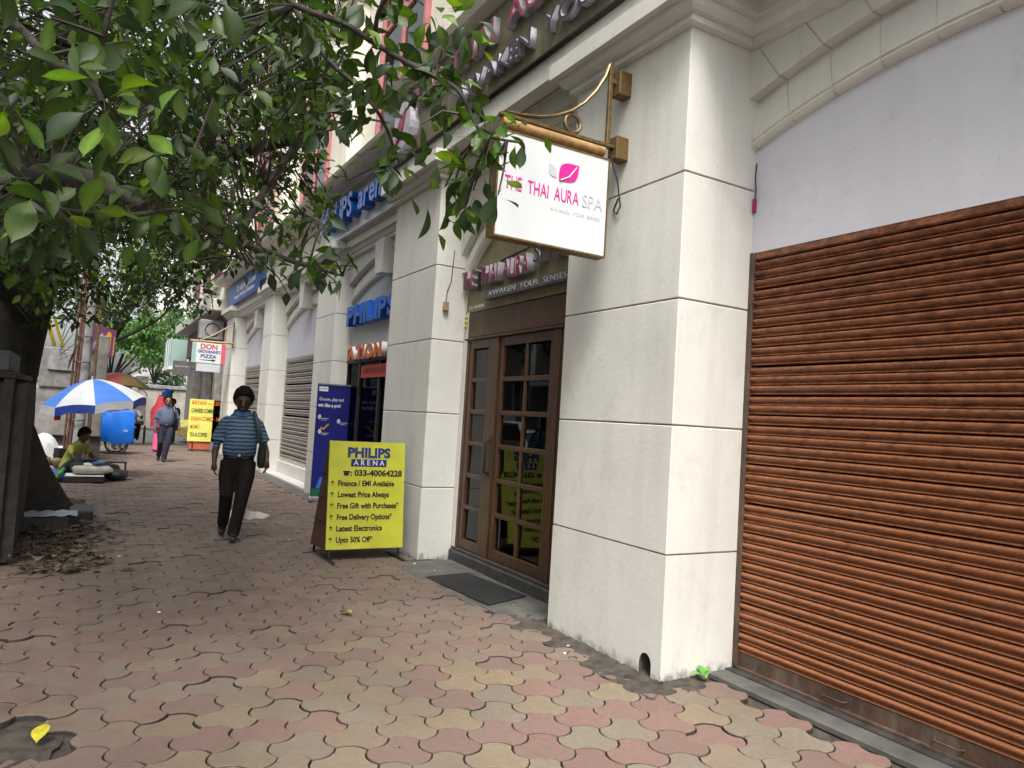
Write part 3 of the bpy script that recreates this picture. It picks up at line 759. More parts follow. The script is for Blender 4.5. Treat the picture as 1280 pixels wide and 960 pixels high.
# ---- shop front of the electronics store (third bay)
sf = MB().box(3.72, 3.80, 8.32, 11.99, 2.28, 2.56, c=.006).build('shop_front', M['black_metal'], bld)
for y in (11.94, 11.30, 10.35, 9.4, 8.45): MB().box(3.70, 3.78, y - .04, y + .04, .02, 2.28, c=.004).build('mullion', M['black_metal'], sf)
for y0, y1 in ((8.5, 9.36), (9.44, 10.31), (10.39, 11.26), (11.34, 11.90)):
    MB().box(3.735, 3.745, y0, y1, .06, 2.27).build('pane', M['shop_glass'], sf)
MB().box(3.70, 3.79, 8.4, 11.98, -.03, .055, c=.006).build('sill', M['dark_stone'], sf)
B('shop_interior', M['teal_interior'], bld, 3.96, 3.99, 8.38, 11.93, -.03, 2.6)
for z in (.5, .95, 1.4, 1.85):
    B('shelf', M['grey_box'], bld, 3.80, 3.955, 9.6, 11.1, z, z + .03)
    for k in range(5): B('boxed_goods', M[random.choice(['white_paint', 'grey_box', 'sign_blue', 'cardboard'])], bld, 3.83, 3.95, 9.7 + k * .28, 9.7 + k * .28 + .2, z + .032, z + .032 + random.uniform(.12, .3))
# ================================================================ SIGNS
def leaf_shape(n=10, tip=1.0):
    """outline of the leaf emblem, unit length along u"""
    up_ = [(i / n, .36 * math.sin(math.pi * (i / n) ** .85) ** 1.15) for i in range(n + 1)]
    lo_ = [(1 - i / n, -.30 * math.sin(math.pi * (1 - i / n) ** 1.15) ** 1.15) for i in range(1, n)]
    return (up_ + lo_)[::-1]
# hanging double-sided light box on a brass bracket, fixed to the first pillar
hs_ = empty('hanging_sign', (2.5, 3.95, 2.64), 'white light box with a pink leaf and pink lettering hanging from a brass bracket', 'sign')
YS = 3.95
MB().box(2.07, 2.92, YS - .045, YS + .045, 2.645, 3.31, c=.004).build('light_box', M['white_acrylic'], hs_)
fr_ = MB()
for x0, x1, z0, z1 in ((2.061, 2.929, 2.636, 2.648), (2.061, 2.929, 3.307, 3.317), (2.061, 2.073, 2.648, 3.307), (2.919, 2.929, 2.648, 3.307)): fr_.box(x0, x1, YS - .049, YS + .049, z0, z1)
fr_.build('frame', M['dark_brass'], hs_)
letters('THE THAI AURA', .125, (2.405, YS - .047, 2.985), FACE_BACK, [M['pink_print']], hs_, .003, .565, gap=.09)
letters('SPA', .125, (2.80, YS - .047, 2.985), FACE_BACK, [M['pale_print']], hs_, .003, .165, gap=.09)
letters('AWAKEN YOUR SENSES', .036, (2.67, YS - .0465, 2.885), FACE_BACK, [M['pale_print']], hs_, .001, .40, gap=.12)
def emblem(u0, v0, L, ang, mat):
    mb = MB(); ca, sa = math.cos(ang), math.sin(ang)
    mb.prism([(u0 + L * (a * ca - b * sa), v0 + L * (a * sa + b * ca)) for a, b in leaf_shape()], YS - .0455, YS - .049, lambda u, v, h: (u, h, v)); mb.build('leaf_emblem', mat, hs_)
emblem(2.525, 3.075, .205, R(42), M['pink_print']); emblem(2.50, 3.095, .095, R(125), M['pale_print'])
mb = MB(); mb.tube([(2.535, YS - .0505, 3.085), (2.60, YS - .0505, 3.12), (2.66, YS - .0505, 3.20)], [.006, .005, .002], 6); mb.build('leaf_vein', M['white_acrylic'], hs_)
MB().tube([(2.10, YS, 3.375), (2.90, YS, 3.375)], .034, 12).build('hanger_pole', M['bamboo'], hs_, True)
for x in (2.22, 2.80): MB().tube([(x, YS, 3.32), (x, YS, 3.36)], .012, 6).build('hook', M['black_metal'], hs_)
MB().box(2.08, 3.0, YS - .022, YS + .022, 3.412, 3.436, c=.004).build('arm', M['brass'], hs_)
MB().box(2.915, 2.945, YS - .015, YS + .015, 3.437, 4.01, c=.004).build('upright', M['brass'], hs_)
cv = [(2.93 - .02, 3.99), (2.88, 3.90), (2.81, 3.78), (2.72, 3.67), (2.62, 3.585), (2.50, 3.52), (2.38, 3.48), (2.24, 3.455), (2.12, 3.445)]
mb = MB()
mb.tube([(x, YS, z) for x, z in cv], [(.012, .020)] * len(cv), 8); mb.build('curved_stay', M['brass'], hs_, True)
mb = MB(); mb.tube([(2.635 + .062 * math.cos(t), YS + .004 * math.sin(t), 3.505 + .062 * math.sin(t)) for t in [2 * math.pi * i / 20 for i in range(21)]], .014, 8); mb.build('ring', M['brass'], hs_, True)
for z0, z1 in ((3.34, 3.50), (3.79, 3.96)):
    MB().box(2.975, 3.079, YS - .05, YS + .05, z0, z1, c=.005).build('wall_plate', M['dark_brass'], hs_)
MB().box(2.946, 2.976, YS - .012, YS + .012, 3.87, 3.90).build('stub', M['brass'], hs_)
mb = MB(); mb.tube([(2.96, YS, 3.37), (3.02, YS - .02, 3.2), (3.05, YS - .03, 3.02), (3.06, YS + .02, 2.98), (3.074, YS + .08, 3.02), (3.074, YS + .03, 3.10)], .006, 5); mb.build('cable', M['black_metal'], hs_)

# long olive fascia over the spa with two rows of built-up letters
fs_ = empty('spa_fascia_sign', (3.1, 6, 4.54), 'long olive fascia with pink and purple raised letters above the spa entrance', 'sign')
MB().box(3.02, 3.19, 2.2, 8.42, 4.54, 5.36, c=.006).build('panel', M['olive_panel'], fs_)
MB().box(3.0, 3.2, 2.19, 8.43, 4.515, 4.538, c=.004).build('bottom_trim', M['dark_wood'], fs_)
letters('THE THAI AURA SPA', .34, (2.985, 5.6, 5.10), FACE_STREET, [M['magenta_face'], M['letter_side']], fs_, .07, 4.3)
letters('AWAKEN YOUR SENSES', .25, (2.99, 4.75, 4.73), FACE_STREET, [M['purple_face'], M['letter_side']], fs_, .06, 3.7)
mb = MB(); mb.prism([(7.95 - .27 * math.cos(t), 4.86 + .29 * math.sin(t)) for t in [2 * math.pi * i / 24 for i in range(24)]], 3.018, 2.90, lambda u, v, h: (h, u, v)); mb.build('round_emblem', [M['letter_side']], fs_)
mb = MB(); mb.prism([(7.95 - .36 * (a - .5) * .8 + .1 * b, 4.66 + .42 * a * .9 + .3 * b) for a, b in leaf_shape()], 2.90, 2.885, lambda u, v, h: (h, u, v)); mb.build('leaf_emblem', M['magenta_face'], fs_)

# raised letters in the arch over the spa door
ss = empty('spa_arch_sign', (3.45, 6, 2.7), 'magenta and purple raised letters on the gold arch panel over the wooden door', 'sign')
letters('THE THAI AURA', .27, (3.425, 6.36, 2.965), FACE_STREET, [M['magenta_face'], M['letter_side']], ss, .085, 1.38)
letters('SPA', .27, (3.425, 5.36, 3.03), FACE_STREET, [M['purple_face'], M['letter_side']], ss, .085, .46)
MB().box(3.40, 3.468, 4.75, 6.55, 2.72, 2.815, c=.004).build('strip_box', M['grey_box'], ss)
letters('AWAKEN YOUR SENSES', .075, (3.398, 5.75, 2.768), FACE_STREET, [M['letter_side']], ss, .004, 1.4, gap=.12)
lettering('lettering', 'STD. 9681780280', .05, (3.468, 6.83, 2.685), FACE_STREET, M['print_white'], ss, width=.34)
mb = MB(); mb.tube([(3.462, 7.0, 2.90), (3.462, 6.3, 3.11), (3.462, 5.2, 3.19), (3.462, 4.7, 3.19)], .006, 5); mb.build('cable', M['black_metal'], ss)
MB().tube([(3.40, 6.66, 2.83), (3.40, 6.66, 3.02)], .022, 6).build('lamp_clip', M['black_metal'], ss)

# electronics shop: white fascia with blue letters, arch letters, lit row underneath
pf = empty('blue_letter_fascia_sign', (3.35, 10.4, 4.36), 'white fascia with big blue raised letters above the third arch', 'sign')
MB().box(3.38, 3.455, 8.75, 12.55, 4.34, 4.97, c=.005).build('panel', M['white_acrylic'], pf)
letters('PHILIPS arena', .52, (3.29, 10.80, 4.665), FACE_STREET, [M['philips_blue'], M['philips_blue']], pf, .15, 3.2, off=.012)
pa = empty('blue_letter_arch_sign', (3.7, 10.4, 2.85), 'blue raised letters inside the grey arch of the electronics shop', 'sign')
letters('PHILIPS', .42, (3.645, 10.68, 3.04), FACE_STREET, [M['philips_blue'], M['philips_blue']], pa, .13, 2.2, off=.018)
lr = empty('orange_letter_sign', (3.7, 10.4, 2.3), 'row of white and orange block letters under the blue arch letters', 'sign')
MB().box(3.675, 3.715, 8.7, 11.9, 2.29, 2.53, c=.004).build('backing', M['black_metal'], lr)
letters('ATION', .25, (3.62, 10.78, 2.42), FACE_STREET, [M['print_orange'], M['print_white']], lr, .09, 1.6, off=.02)
rb = empty('red_board_sign', (3.68, 10.4, 2.05), 'small red board with tiny letters below the orange block letters', 'sign')
MB().box(3.665, 3.692, 9.3, 11.1, 2.03, 2.23, c=.004).build('panel', M['print_red'], rb)
lettering('lettering', 'LIFESTYLE LIGHTING', .11, (3.663, 10.2, 2.13), FACE_STREET, M['maroon'], rb, width=1.6)
bs_ = empty('blue_clinic_sign', (3.3, 20, 4.37), 'blue signboard with two lines of white lettering over the farthest arches', 'sign')
MB().box(3.36, 3.455, 17.6, 23.2, 4.36, 5.0, c=.006).build('panel', M['sign_blue'], bs_)
MB().box(3.355, 3.458, 17.2, 17.59, 4.36, 5.0, c=.006).build('end_panel', M['white_acrylic'], bs_)
lettering('lettering', 'Dr.dayNight.com', .26, (3.357, 20.3, 4.74), FACE_STREET, M['print_white'], bs_, width=2.7, off=.006)
lettering('lettering', 'Beauty Medical Solutions', .15, (3.357, 20.5, 4.53), FACE_STREET, M['print_white'], bs_, width=2.9, off=.004)

# pizza sign projecting from the last pillar
YD = 22.0
ds = empty('pizza_sign', (2.8, YD, 2.3), 'white box sign for pizza with green and red edges projecting from the last pillar', 'sign')
MB().box(2.36, 3.24, YD - .06, YD + .06, 2.60, 3.17, c=.005).build('light_box', M['white_acrylic'], ds)
MB().box(2.36, 2.46, YD - .064, YD - .0605, 2.605, 3.165).build('green_stripe', M['print_green'], ds)
MB().box(3.12, 3.24, YD - .064, YD - .0605, 2.605, 3.165).build('red_stripe', M['print_pink'], ds)
lettering('lettering', 'DON', .20, (2.79, YD - .062, 3.06), FACE_BACK, M['print_red'], ds, width=.44, off=.006)
lettering('lettering', "GIOVANNI'S", .12, (2.80, YD - .062, 2.92), FACE_BACK, M['print_navy'], ds, width=.60, off=.004)
lettering('lettering', 'PIZZA', .13, (2.79, YD - .062, 2.79), FACE_BACK, M['print_navy'], ds, width=.42, off=.004)
mb = MB(); mb.prism([(2.56, 2.68), (2.90, 2.675), (2.90, 2.65), (3.0, 2.69), (2.90, 2.73), (2.90, 2.705), (2.56, 2.69)], YD - .0605, YD - .064, lambda u, v, h: (u, h, v)); mb.build('arrow', M['print_black'], ds)
MB().box(2.50, 3.12, YD - .05, YD + .05, 2.36, 2.585, c=.005).build('lower_box', M['pale_print'], ds)
MB().tube([(2.3, YD, 3.21), (3.45, YD, 3.23)], .03, 8).build('hanger_pole', M['bamboo'], ds, True)
MB().tube([(2.55, YD, 3.24), (2.9, YD, 3.42), (3.2, YD, 3.65), (3.42, YD, 3.75)], .018, 6).build('curved_stay', M['bamboo'], ds, True)
MB().tube([(3.2, YD, 3.24), (3.2, YD, 3.65)], .015, 6).build('upright', M['bamboo'], ds)
MB().tube([(3.42, YD, 3.1), (3.42, YD, 3.85)], .02, 6).build('wall_plate', M['dark_brass'], ds)
gb = empty('grey_board', (2.15, 24.2, 2.2), 'grey board with faint lettering hung beside the pizza sign', 'sign')
MB().box(2.10, 2.60, 24.2, 24.26, 2.28, 2.72, c=.005).build('panel', M['grey_box'], gb)
lettering('lettering', 'BAR & KITCHEN', .07, (2.35, 24.198, 2.55), FACE_BACK, M['pale_print'], gb, width=.36)
MB().tube([(2.6, 24.23, 2.5), (3.4, 24.3, 2.5)], .02, 6).build('arm', M['black_metal'], gb)

# small fixtures on the second pillar
jb = empty('junction_box', (3.2, 7.06, 2.62), 'tiny weathered junction box with a wire on the second pillar', 'box')
MB().box(3.18, 3.235, 7.015, 7.064, 2.63, 2.73, c=.006).build('box', M['cardboard'], jb)
mb = MB(); mb.tube([(3.21, 7.05, 2.73), (3.22, 7.055, 2.85), (3.26, 7.058, 2.95), (3.28, 7.06, 3.3)], .005, 5); mb.build('wire', M['black_metal'], jb)
ch = empty('hanging_charm', (3.42, 7.02, 2.45), 'little string of yellow beads hanging by the door frame', 'charm')
for z in (2.58, 2.53, 2.48): MB().ball((3.43, 6.98, z), .02, 8, 5).build('bead', M['yellow_leaf'], ch, True)
MB().tube([(3.43, 6.98, 2.64), (3.43, 6.98, 2.47)], .003, 4).build('string', M['black_metal'], ch)
pt = empty('wire_tail', (3.72, 3.31, 3.0), 'thin frayed wire with a magenta plug beside the lavender panel', 'wire')
mb = MB(); mb.tube([(3.69, 3.31, 3.30), (3.685, 3.312, 3.2), (3.692, 3.308, 3.12), (3.688, 3.312, 3.05)], .004, 5); mb.build('wire', M['black_metal'], pt)
MB().tube([(3.688, 3.312, 3.06), (3.688, 3.312, 2.97)], .013, 8).build('plug', M['magenta_face'], pt)
lm = empty('arm_lamp', (3.3, 9.2, 5.3), 'dark flood lamp on a long arm above the cornice', 'lamp')
MB().tube([(3.7, 9.9, 5.72), (2.55, 9.9, 5.62)], .018, 6).build('arm', M['black_metal'], lm)
MB().box(2.38, 2.66, 9.78, 10.02, 5.42, 5.48, c=.01).build('lamp_head', M['black_metal'], lm)
MB().tube([(2.55, 9.9, 5.62), (2.52, 9.9, 5.48)], .014, 6).build('bracket', M['black_metal'], lm)

# ================================================================ THINGS ON THE PAVEMENT
# yellow A-board
ab = empty('sandwich_board', (2.54, 7.2, 0), 'yellow sandwich board with a bulleted list of offers near the second pillar', 'signboard')
def tilt(y, z, back): return y + (z * .10 if not back else .42 - z * .16)
YB0, ZB, ZT = 7.13, .115, 1.19
lean = .11
def yb(z): return YB0 + lean * z
mb = MB(); mb.add([(2.13, yb(ZB), ZB), (2.94, yb(ZB), ZB), (2.94, yb(ZT), ZT), (2.13, yb(ZT), ZT), (2.13, yb(ZB) + .03, ZB), (2.94, yb(ZB) + .03, ZB), (2.94, yb(ZT) + .03, ZT), (2.13, yb(ZT) + .03, ZT)],
                  [(0, 1, 2, 3), (7, 6, 5, 4), (0, 4, 5, 1), (1, 5, 6, 2), (2, 6, 7, 3), (3, 7, 4, 0)])
mb.build('front_panel', M['yellow_vinyl'], ab)
def ybk(z): return YB0 + .58 - .36 * z
mb = MB(); mb.add([(2.13, ybk(.08), .08), (2.94, ybk(.08), .08), (2.94, ybk(1.17), 1.17), (2.13, ybk(1.17), 1.17), (2.13, ybk(.08) + .03, .08), (2.94, ybk(.08) + .03, .08), (2.94, ybk(1.17) + .03, 1.17), (2.13, ybk(1.17) + .03, 1.17)],
                  [(0, 1, 2, 3), (7, 6, 5, 4), (0, 4, 5, 1), (1, 5, 6, 2), (2, 6, 7, 3), (3, 7, 4, 0)])
mb.build('back_panel', M['board_wood'], ab)
mb = MB()                                     # boarded flank between the two panels
mb.add([(2.125, yb(.1) + .03, .1), (2.125, ybk(.1), .1), (2.125, ybk(1.16), 1.16), (2.125, yb(1.16) + .03, 1.16)], [(0, 1, 2, 3)]); mb.add([(2.14, yb(.1) + .03, .1), (2.14, ybk(.1), .1), (2.14, ybk(1.16), 1.16), (2.14, yb(1.16) + .03, 1.16)], [(3, 2, 1, 0)])
mb.build('side_panel', M['board_wood'], ab)
for z in (.38, .62, .86):
    MB().tube([(2.118, yb(z) + .04, z), (2.118, ybk(z), z)], .010, 5).build('batten', M['dark_wood'], ab)
for x in (2.17, 2.90):
    MB().tube([(x, yb(.12) + .02, .14), (x, yb(0) + .02, .012)], .015, 6).build('leg', M['black_metal'], ab)
    MB().box(x - .018, x + .018, 6.99, 7.44, 0, .022, c=.004).build('foot', M['black_metal'], ab)
    MB().tube([(x, ybk(.1), .1), (x, ybk(0), 0.01)], .015, 6).build('leg', M['black_metal'], ab)
def on_board(s, size, x, z, mat, w, align='CENTER', off=0.0, nm='lettering'):
    me = textmesh(s, size, .002, off, 1.0, align); xs = [v.co.x for v in me.vertices]; k = w / (max(xs) - min(xs))
    me.transform(Matrix.Diagonal((k, 1, 1, 1))); me.materials.clear(); me.materials.append(mat)
    me.transform(Matrix(((1, 0, 0), (0, lean, -1), (0, 1, 0))).to_4x4()); me.name = nm
    o = bpy.data.objects.new(nm, me); link(o, ab); o.location = (x, yb(z) - .003, z); return o
on_board('PHILIPS', .135, 2.545, 1.075, M['print_navy'], .46, off=.006)
mb = MB(); mb.box(2.355, 2.735, yb(.975) - .006, yb(.975) - .002, .938, 1.012); o = mb.build('name_band', M['print_navy'], ab); o.rotation_euler = (0, 0, 0)
on_board('A R E N A', .075, 2.545, .975, M['print_white'], .33).location.y -= .008
on_board(': 033-40064228', .085, 2.63, .87, M['print_black'], .56, off=.003)
mb = MB(); mb.box(2.285, 2.335, yb(.87) - .005, yb(.87) - .001, .845, .872); mb.box(2.275, 2.345, yb(.885) - .005, yb(.885) - .001, .874, .892); mb.build('telephone_mark', M['print_black'], ab)
for i, (s, w) in enumerate((('Finance / EMI Available', .60), ('Lowest Price Always', .545), ('Free Gift with Purchases*', .655), ('Free Delivery Options*', .585), ('Latest Electronics', .48), ('Upto 50% Off*', .38))):
    z = .765 - i * .112
    on_board(s, .078, 2.225, z, M['print_black'], w, 'LEFT', .0022)
    b_ = on_board('*', .11, 2.155, z - .02, M['print_black'], .035, 'LEFT', .004, 'bullet')
# navy roll-up banner in front of the third pillar
YN = 11.78
nb = empty('rollup_banner', (3.48, YN, 0), 'navy blue roll-up banner standing against the pillar beside the electronics shop', 'banner')
MB().box(3.19, 3.77, YN, YN + .012, .09, 1.90).build('sheet', M['navy_banner'], nb)
MB().box(3.17, 3.79, YN - .05, YN + .09, 0, .085, c=.02).build('base', M['aluminium'], nb)
MB().box(3.185, 3.775, YN - .008, YN + .02, 1.90, 1.93, c=.005).build('top_rail', M['aluminium'], nb)
MB().tube([(3.48, YN + .03, .08), (3.48, YN + .03, 1.9)], .01, 6).build('pole', M['aluminium'], nb)
MB().box(3.19, 3.77, YN - .003, YN - .0005, .092, .21).build('grass_print', M['banner_green'], nb)
MB().box(3.215, 3.36, YN - .003, YN - .0005, 1.80, 1.875).build('logo_patch', M['print_white'], nb)
lettering('lettering', 'PHILIPS', .04, (3.287, YN - .0035, 1.838), FACE_BACK, M['sign_blue'], nb, width=.12)
lettering('lettering', 'Groom, play and', .075, (3.43, YN - .002, 1.67), FACE_BACK, M['print_white'], nb, width=.40)
lettering('lettering', 'win like a pro!', .08, (3.40, YN - .002, 1.57), FACE_BACK, M['print_white'], nb, width=.37, off=.002)
for x, z in ((3.30, 1.36), (3.62, 1.30), (3.32, 1.12)):
    MB().box(x - .02, x + .10, YN - .003, YN - .0005, z - .01, z).build('print_line', M['pale_print'], nb)
    MB().box(x - .02, x + .07, YN - .003, YN - .0005, z - .035, z - .027).build('print_line', M['pale_print'], nb)
    mb = MB(); mb.prism([(x - .05 + .028 * math.cos(t), z + .02 + .04 * math.sin(t)) for t in [2 * math.pi * i / 12 for i in range(12)]], YN - .0005, YN - .003, lambda u, v, h: (u, h, v)); mb.build('print_dot', M['pale_print'], nb)
mb = MB(); mb.prism([(3.27, 1.19), (3.33, 1.165), (3.42, 1.26), (3.40, 1.28), (3.33, 1.20), (3.28, 1.215)], YN - .0005, YN - .0035, lambda u, v, h: (u, h, v)); mb.build('orange_print', M['orange_print'], nb)
mb = MB()
for x0, z0, x1, z1, w in ((3.40, .16, 3.41, .62, .02), (3.36, .64, 3.46, .63, .012), (3.44, .2, 3.52, .74, .03), (3.30, .22, 3.36, .40, .03)): mb.add([(x0 - w, YN - .0025, z0), (x0 + w, YN - .0025, z0), (x1 + w, YN - .0025, z1), (x1 - w, YN - .0025, z1)], [(0, 1, 2, 3)])
mb.build('figure_print', M['umb_blue'], nb)
# yellow menu board far down the walk
mbn = empty('menu_board', (3.1, 24.1, 0), 'yellow menu board with red and black lines of dishes on the pavement', 'signboard')
YM = 24.0
MB().box(2.64, 3.60, YM, YM + .03, .29, 1.58, c=.004).build('panel', M['menu_yellow'], mbn)
MB().box(2.72, 3.62, YM + .04, YM + .5, .04, .32, c=.01).build('base_block', M['red_orange'], mbn)
for x in (2.80, 3.5): MB().tube([(x, YM + .015, .29), (x, YM - .02, .01)], .015, 6).build('leg', M['black_metal'], mbn)
MB().tube([(2.78, YM - .02, .015), (3.52, YM - .02, .015)], .015, 6).build('foot_bar', M['black_metal'], mbn)
for i, (s, w, k) in enumerate((('BIRYANI ---- 120/-', .84, 'print_orange'), ('CHINESE COMBO - 150', .86, 'print_black'), ('INDIAN COMBO - 140', .84, 'print_orange'), ('MOMO', .26, 'print_orange'), ('TEA & COFFEE', .50, 'print_black'))):
    lettering('lettering', s, .17, (2.70 + w / 2, YM - .002, 1.47 - i * .245), FACE_BACK, M[k], mbn, width=w, off=.004)
# door mat
dm = empty('doormat', (3.08, 5.75, 0), 'black ribbed rubber doormat in front of the wooden door', 'doormat')
mb = MB(); q = [(2.82, 6.245), (3.29, 6.30), (3.375, 5.35), (2.905, 5.17)]
mb.prism(q[::-1], .000, .011, lambda u, v, h: (u, v, h)); mb.build('base', M['rubber'], dm)
mb = MB()
for i in range(1, 30):
    t = i / 30
    a = Vector(q[0]).lerp(Vector(q[3]), t); b = Vector(q[1]).lerp(Vector(q[2]), t)
    for k in range(14):
        u0, u1 = (k + .12 + .3 * (i % 2)) / 15, (k + .75 + .3 * (i % 2)) / 15
        p0, p1 = a.lerp(b, u0), a.lerp(b, u1); w = .007
        mb.add([(p0.x, p0.y - w, .0112), (p1.x, p1.y - w, .0112), (p1.x, p1.y + w, .0112), (p0.x, p0.y + w, .0112), (p0.x, p0.y, .017), (p1.x, p1.y, .017)], [(0, 1, 5, 4), (2, 3, 4, 5), (0, 4, 3), (1, 2, 5)])
o = mb.build('rib_field', M['rubber'], dm); o['kind'] = 'stuff'
# ================================================================ TREES
def leaf_template(w=.30, fold=.10, droop=.18, seg=5):
    """an obovate leaf of unit length along +y, folded along the midrib; returns verts, faces"""
    prof = [(0, .012), (.07, .05), (.16, .28), (.28, .60), (.42, .88), (.56, 1.0), (.70, .95), (.82, .74), (.91, .42), (.97, .15), (1.04, .01)]
    vs, fs = [], []
    for t, k in prof:
        z = -droop * t * t + .05 * t
        for s, zz in ((-1, fold * k), (0, 0), (1, fold * k)): vs.append((s * w * k, t, z + zz * .6))
    for i in range(len(prof) - 1):
        a = i * 3; fs += [(a, a + 1, a + 4, a + 3), (a + 1, a + 2, a + 5, a + 4)]
    b = len(vs); vs += [(-.008, -.22, .02), (.008, -.22, .02), (.008, .02, .0), (-.008, .02, .0)]; fs.append((b, b + 1, b + 2, b + 3))
    return np.array(vs), fs
TEMPL = [leaf_template(.235, .10, .16), leaf_template(.265, .16, .30), leaf_template(.215, .05, .08), leaf_template(.25, .22, .42)]
VEIN = np.array([[1.0, 1.55, 1.0][i % 3] for i in range(33)] + [1.5] * 4)       # paler midrib
def leaf_cols(c): return [(c[0] * v, c[1] * v, c[2] * v, 1) for v in VEIN]
GREENS = [(.024, .045, .007), (.017, .034, .008), (.031, .055, .008), (.040, .072, .009), (.017, .036, .011), (.024, .046, .008)]
YOUNG = [(.075, .135, .015), (.10, .15, .014), (.065, .125, .018)]
def frame_from(direction, up):
    y = Vector(direction).normalized(); z = Vector(up) - y * Vector(up).dot(y)
    z = z.normalized() if z.length > 1e-4 else y.orthogonal().normalized()
    x = y.cross(z); return Matrix((x, y, z)).transposed()
def small_leaf(t):
    vs, fs = TEMPL[t]; keep = [0, 3, 5, 8, 10]; v2 = np.concatenate([vs[k * 3:k * 3 + 3] for k in keep]); f2 = []
    for i in range(4): a = i * 3; f2 += [(a, a + 1, a + 4, a + 3), (a + 1, a + 2, a + 5, a + 4)]
    return v2, f2
TEMPL_S = [small_leaf(t) for t in range(4)]
class Foliage:
    def __init__(s): s.items = []        # (matrix 4x4, template index, colour)
    def clump(s, c, axis, n, size, spread=1.0, young=.1, flat=.5):
        """n leaves whorled round a twig end at c that points along axis"""
        ax = Vector(axis).normalized(); o = ax.orthogonal().normalized(); b = ax.cross(o)
        for i in range(n):
            a = i * 2.39996 + random.uniform(-.4, .4); back = random.uniform(0, .16) * spread * (i / max(n, 1)) * 1.6
            out = (o * math.cos(a) + b * math.sin(a))
            d = (out * random.uniform(.7, 1.2) + ax * random.uniform(.0, .75) + Vector((0, 0, -random.uniform(.05, .75)))).normalized()
            p = Vector(c) - ax * back + out * .02
            L = size * random.uniform(.65, 1.2)
            upv = Vector((0, 0, 1)) * flat + ax * .5 + Vector((random.gauss(0, .35), random.gauss(0, .35), random.gauss(0, .2)))
            m = Matrix.Translation(p + d * L * .22) @ (frame_from(d, upv).to_4x4() @ Matrix.Diagonal((L, L, L, 1)))
            col = random.choice(YOUNG if random.random() < young else GREENS); k = random.uniform(.75, 1.25)
            s.items.append((m, random.randrange(len(TEMPL)), tuple(v * k for v in col)))
    def vis(s, m):
        p = m.translation; c = CAM.transposed() @ (p - EYE); d = -c.z
        if d < .3: return 0
        u, v = 640 + 905 * c.x / d, 480 - 905 * c.y / d
        if not (-20 < u < 1300 and -20 < v < 980): return 0
        return m.col[1].length / d
    def build(s, parent, singles=300, mat=None):
        mat = mat or M['leaf']
        items = sorted(s.items, key=lambda q: -s.vis(q[0])); cache = {}
        for m, t, c in items[:singles]:
            key = (t, tuple(round(v * 60) for v in c))
            if key not in cache:
                vs, fs = TEMPL[t]; me = bpy.data.meshes.new('leaf'); me.from_pydata(vs.tolist(), [], fs); me.materials.append(mat)
                tint_mesh(me, leaf_cols(c)); me.polygons.foreach_set('use_smooth', [True] * len(me.polygons)); me.update(); cache[key] = me
            o = bpy.data.objects.new('leaf', cache[key]); link(o, parent, True); o.matrix_basis = world_of(parent).inverted() @ m
        V, F, Cc, b = [], [], [], 0
        for m, t, c in items[singles:]:
            vs, fs = (TEMPL if s.vis(m) > .03 else TEMPL_S)[t]; A = np.array(m)
            V.append(vs @ A[:3, :3].T + A[:3, 3]); F += [tuple(b + i for i in f) for f in fs]; Cc.append(np.array(leaf_cols(c))[:len(vs)]); b += len(vs)
        if V:
            V = np.concatenate(V); me = bpy.data.meshes.new('foliage'); me.from_pydata(V.tolist(), [], F); me.materials.append(mat)
            tint_mesh(me, np.concatenate(Cc)); me.polygons.foreach_set('use_smooth', [True] * len(me.polygons)); me.update()
            o = bpy.data.objects.new('foliage', me); link(o, parent); o['kind'] = 'stuff'
def smooth_line(pts, k=4):
    pts = [Vector(p) for p in pts]; out = []
    for i in range(len(pts) - 1):
        p0, p1, p2, p3 = pts[max(i - 1, 0)], pts[i], pts[i + 1], pts[min(i + 2, len(pts) - 1)]
        for j in range(k):
            t = j / k; out.append(.5 * ((2 * p1) + (p2 - p0) * t + (2 * p0 - 5 * p1 + 4 * p2 - p3) * t * t + (3 * p1 - p0 - 3 * p2 + p3) * t ** 3))
    return out + [pts[-1]]
def limb(name, pts, r0, r1, mat, parent, n=9, wob=.0):
    q = smooth_line(pts, 5); k = len(q)
    q = [p + Vector((random.gauss(0, wob), random.gauss(0, wob), random.gauss(0, wob))) for p in q]
    mb = MB(); mb.tube(q, [r0 + (r1 - r0) * (i / (k - 1)) ** .8 for i in range(k)], n); mb.build(name, mat, parent, True); return q

bt = empty('street_tree', (-.7, 10.5, 0), 'big leafy street tree with flared dark trunk overhanging the pavement', 'tree')
# trunk with root flare
rings = []
for z, cx_, cy_, r in ((-.1, -.56, 10.5, .50), (.06, -.57, 10.5, .45), (.25, -.62, 10.5, .39), (.6, -.72, 10.5, .33), (1.1, -.84, 10.5, .27), (1.6, -.86, 10.5, .27), (2.1, -.82, 10.45, .28), (2.6, -.76, 10.4, .29), (3.0, -.66, 10.3, .27)):
    fl = max(0, 1 - z / .9)
    rings.append([(cx_ + r * math.cos(a) * (1 + .30 * fl * max(0, math.cos(5 * a + .6)) + .07 * math.sin(7 * a + z)), cy_ + r * math.sin(a) * (1 + .30 * fl * max(0, math.cos(5 * a + .6)) + .06 * math.sin(4 * a + 2 * z)), z) for a in [2 * math.pi * j / 26 for j in range(26)]])
MB().loft(rings).build('trunk', M['bark'], bt, True)
BK = M['bark']; lines = []
lines.append(limb('limb', [(-.72, 10.4, 2.7), (-.3, 9.6, 3.3), (.05, 8.6, 3.45), (.45, 7.4, 3.5), (.85, 6.3, 3.55), (1.2, 5.4, 3.5)], .20, .035, BK, bt, wob=.012))
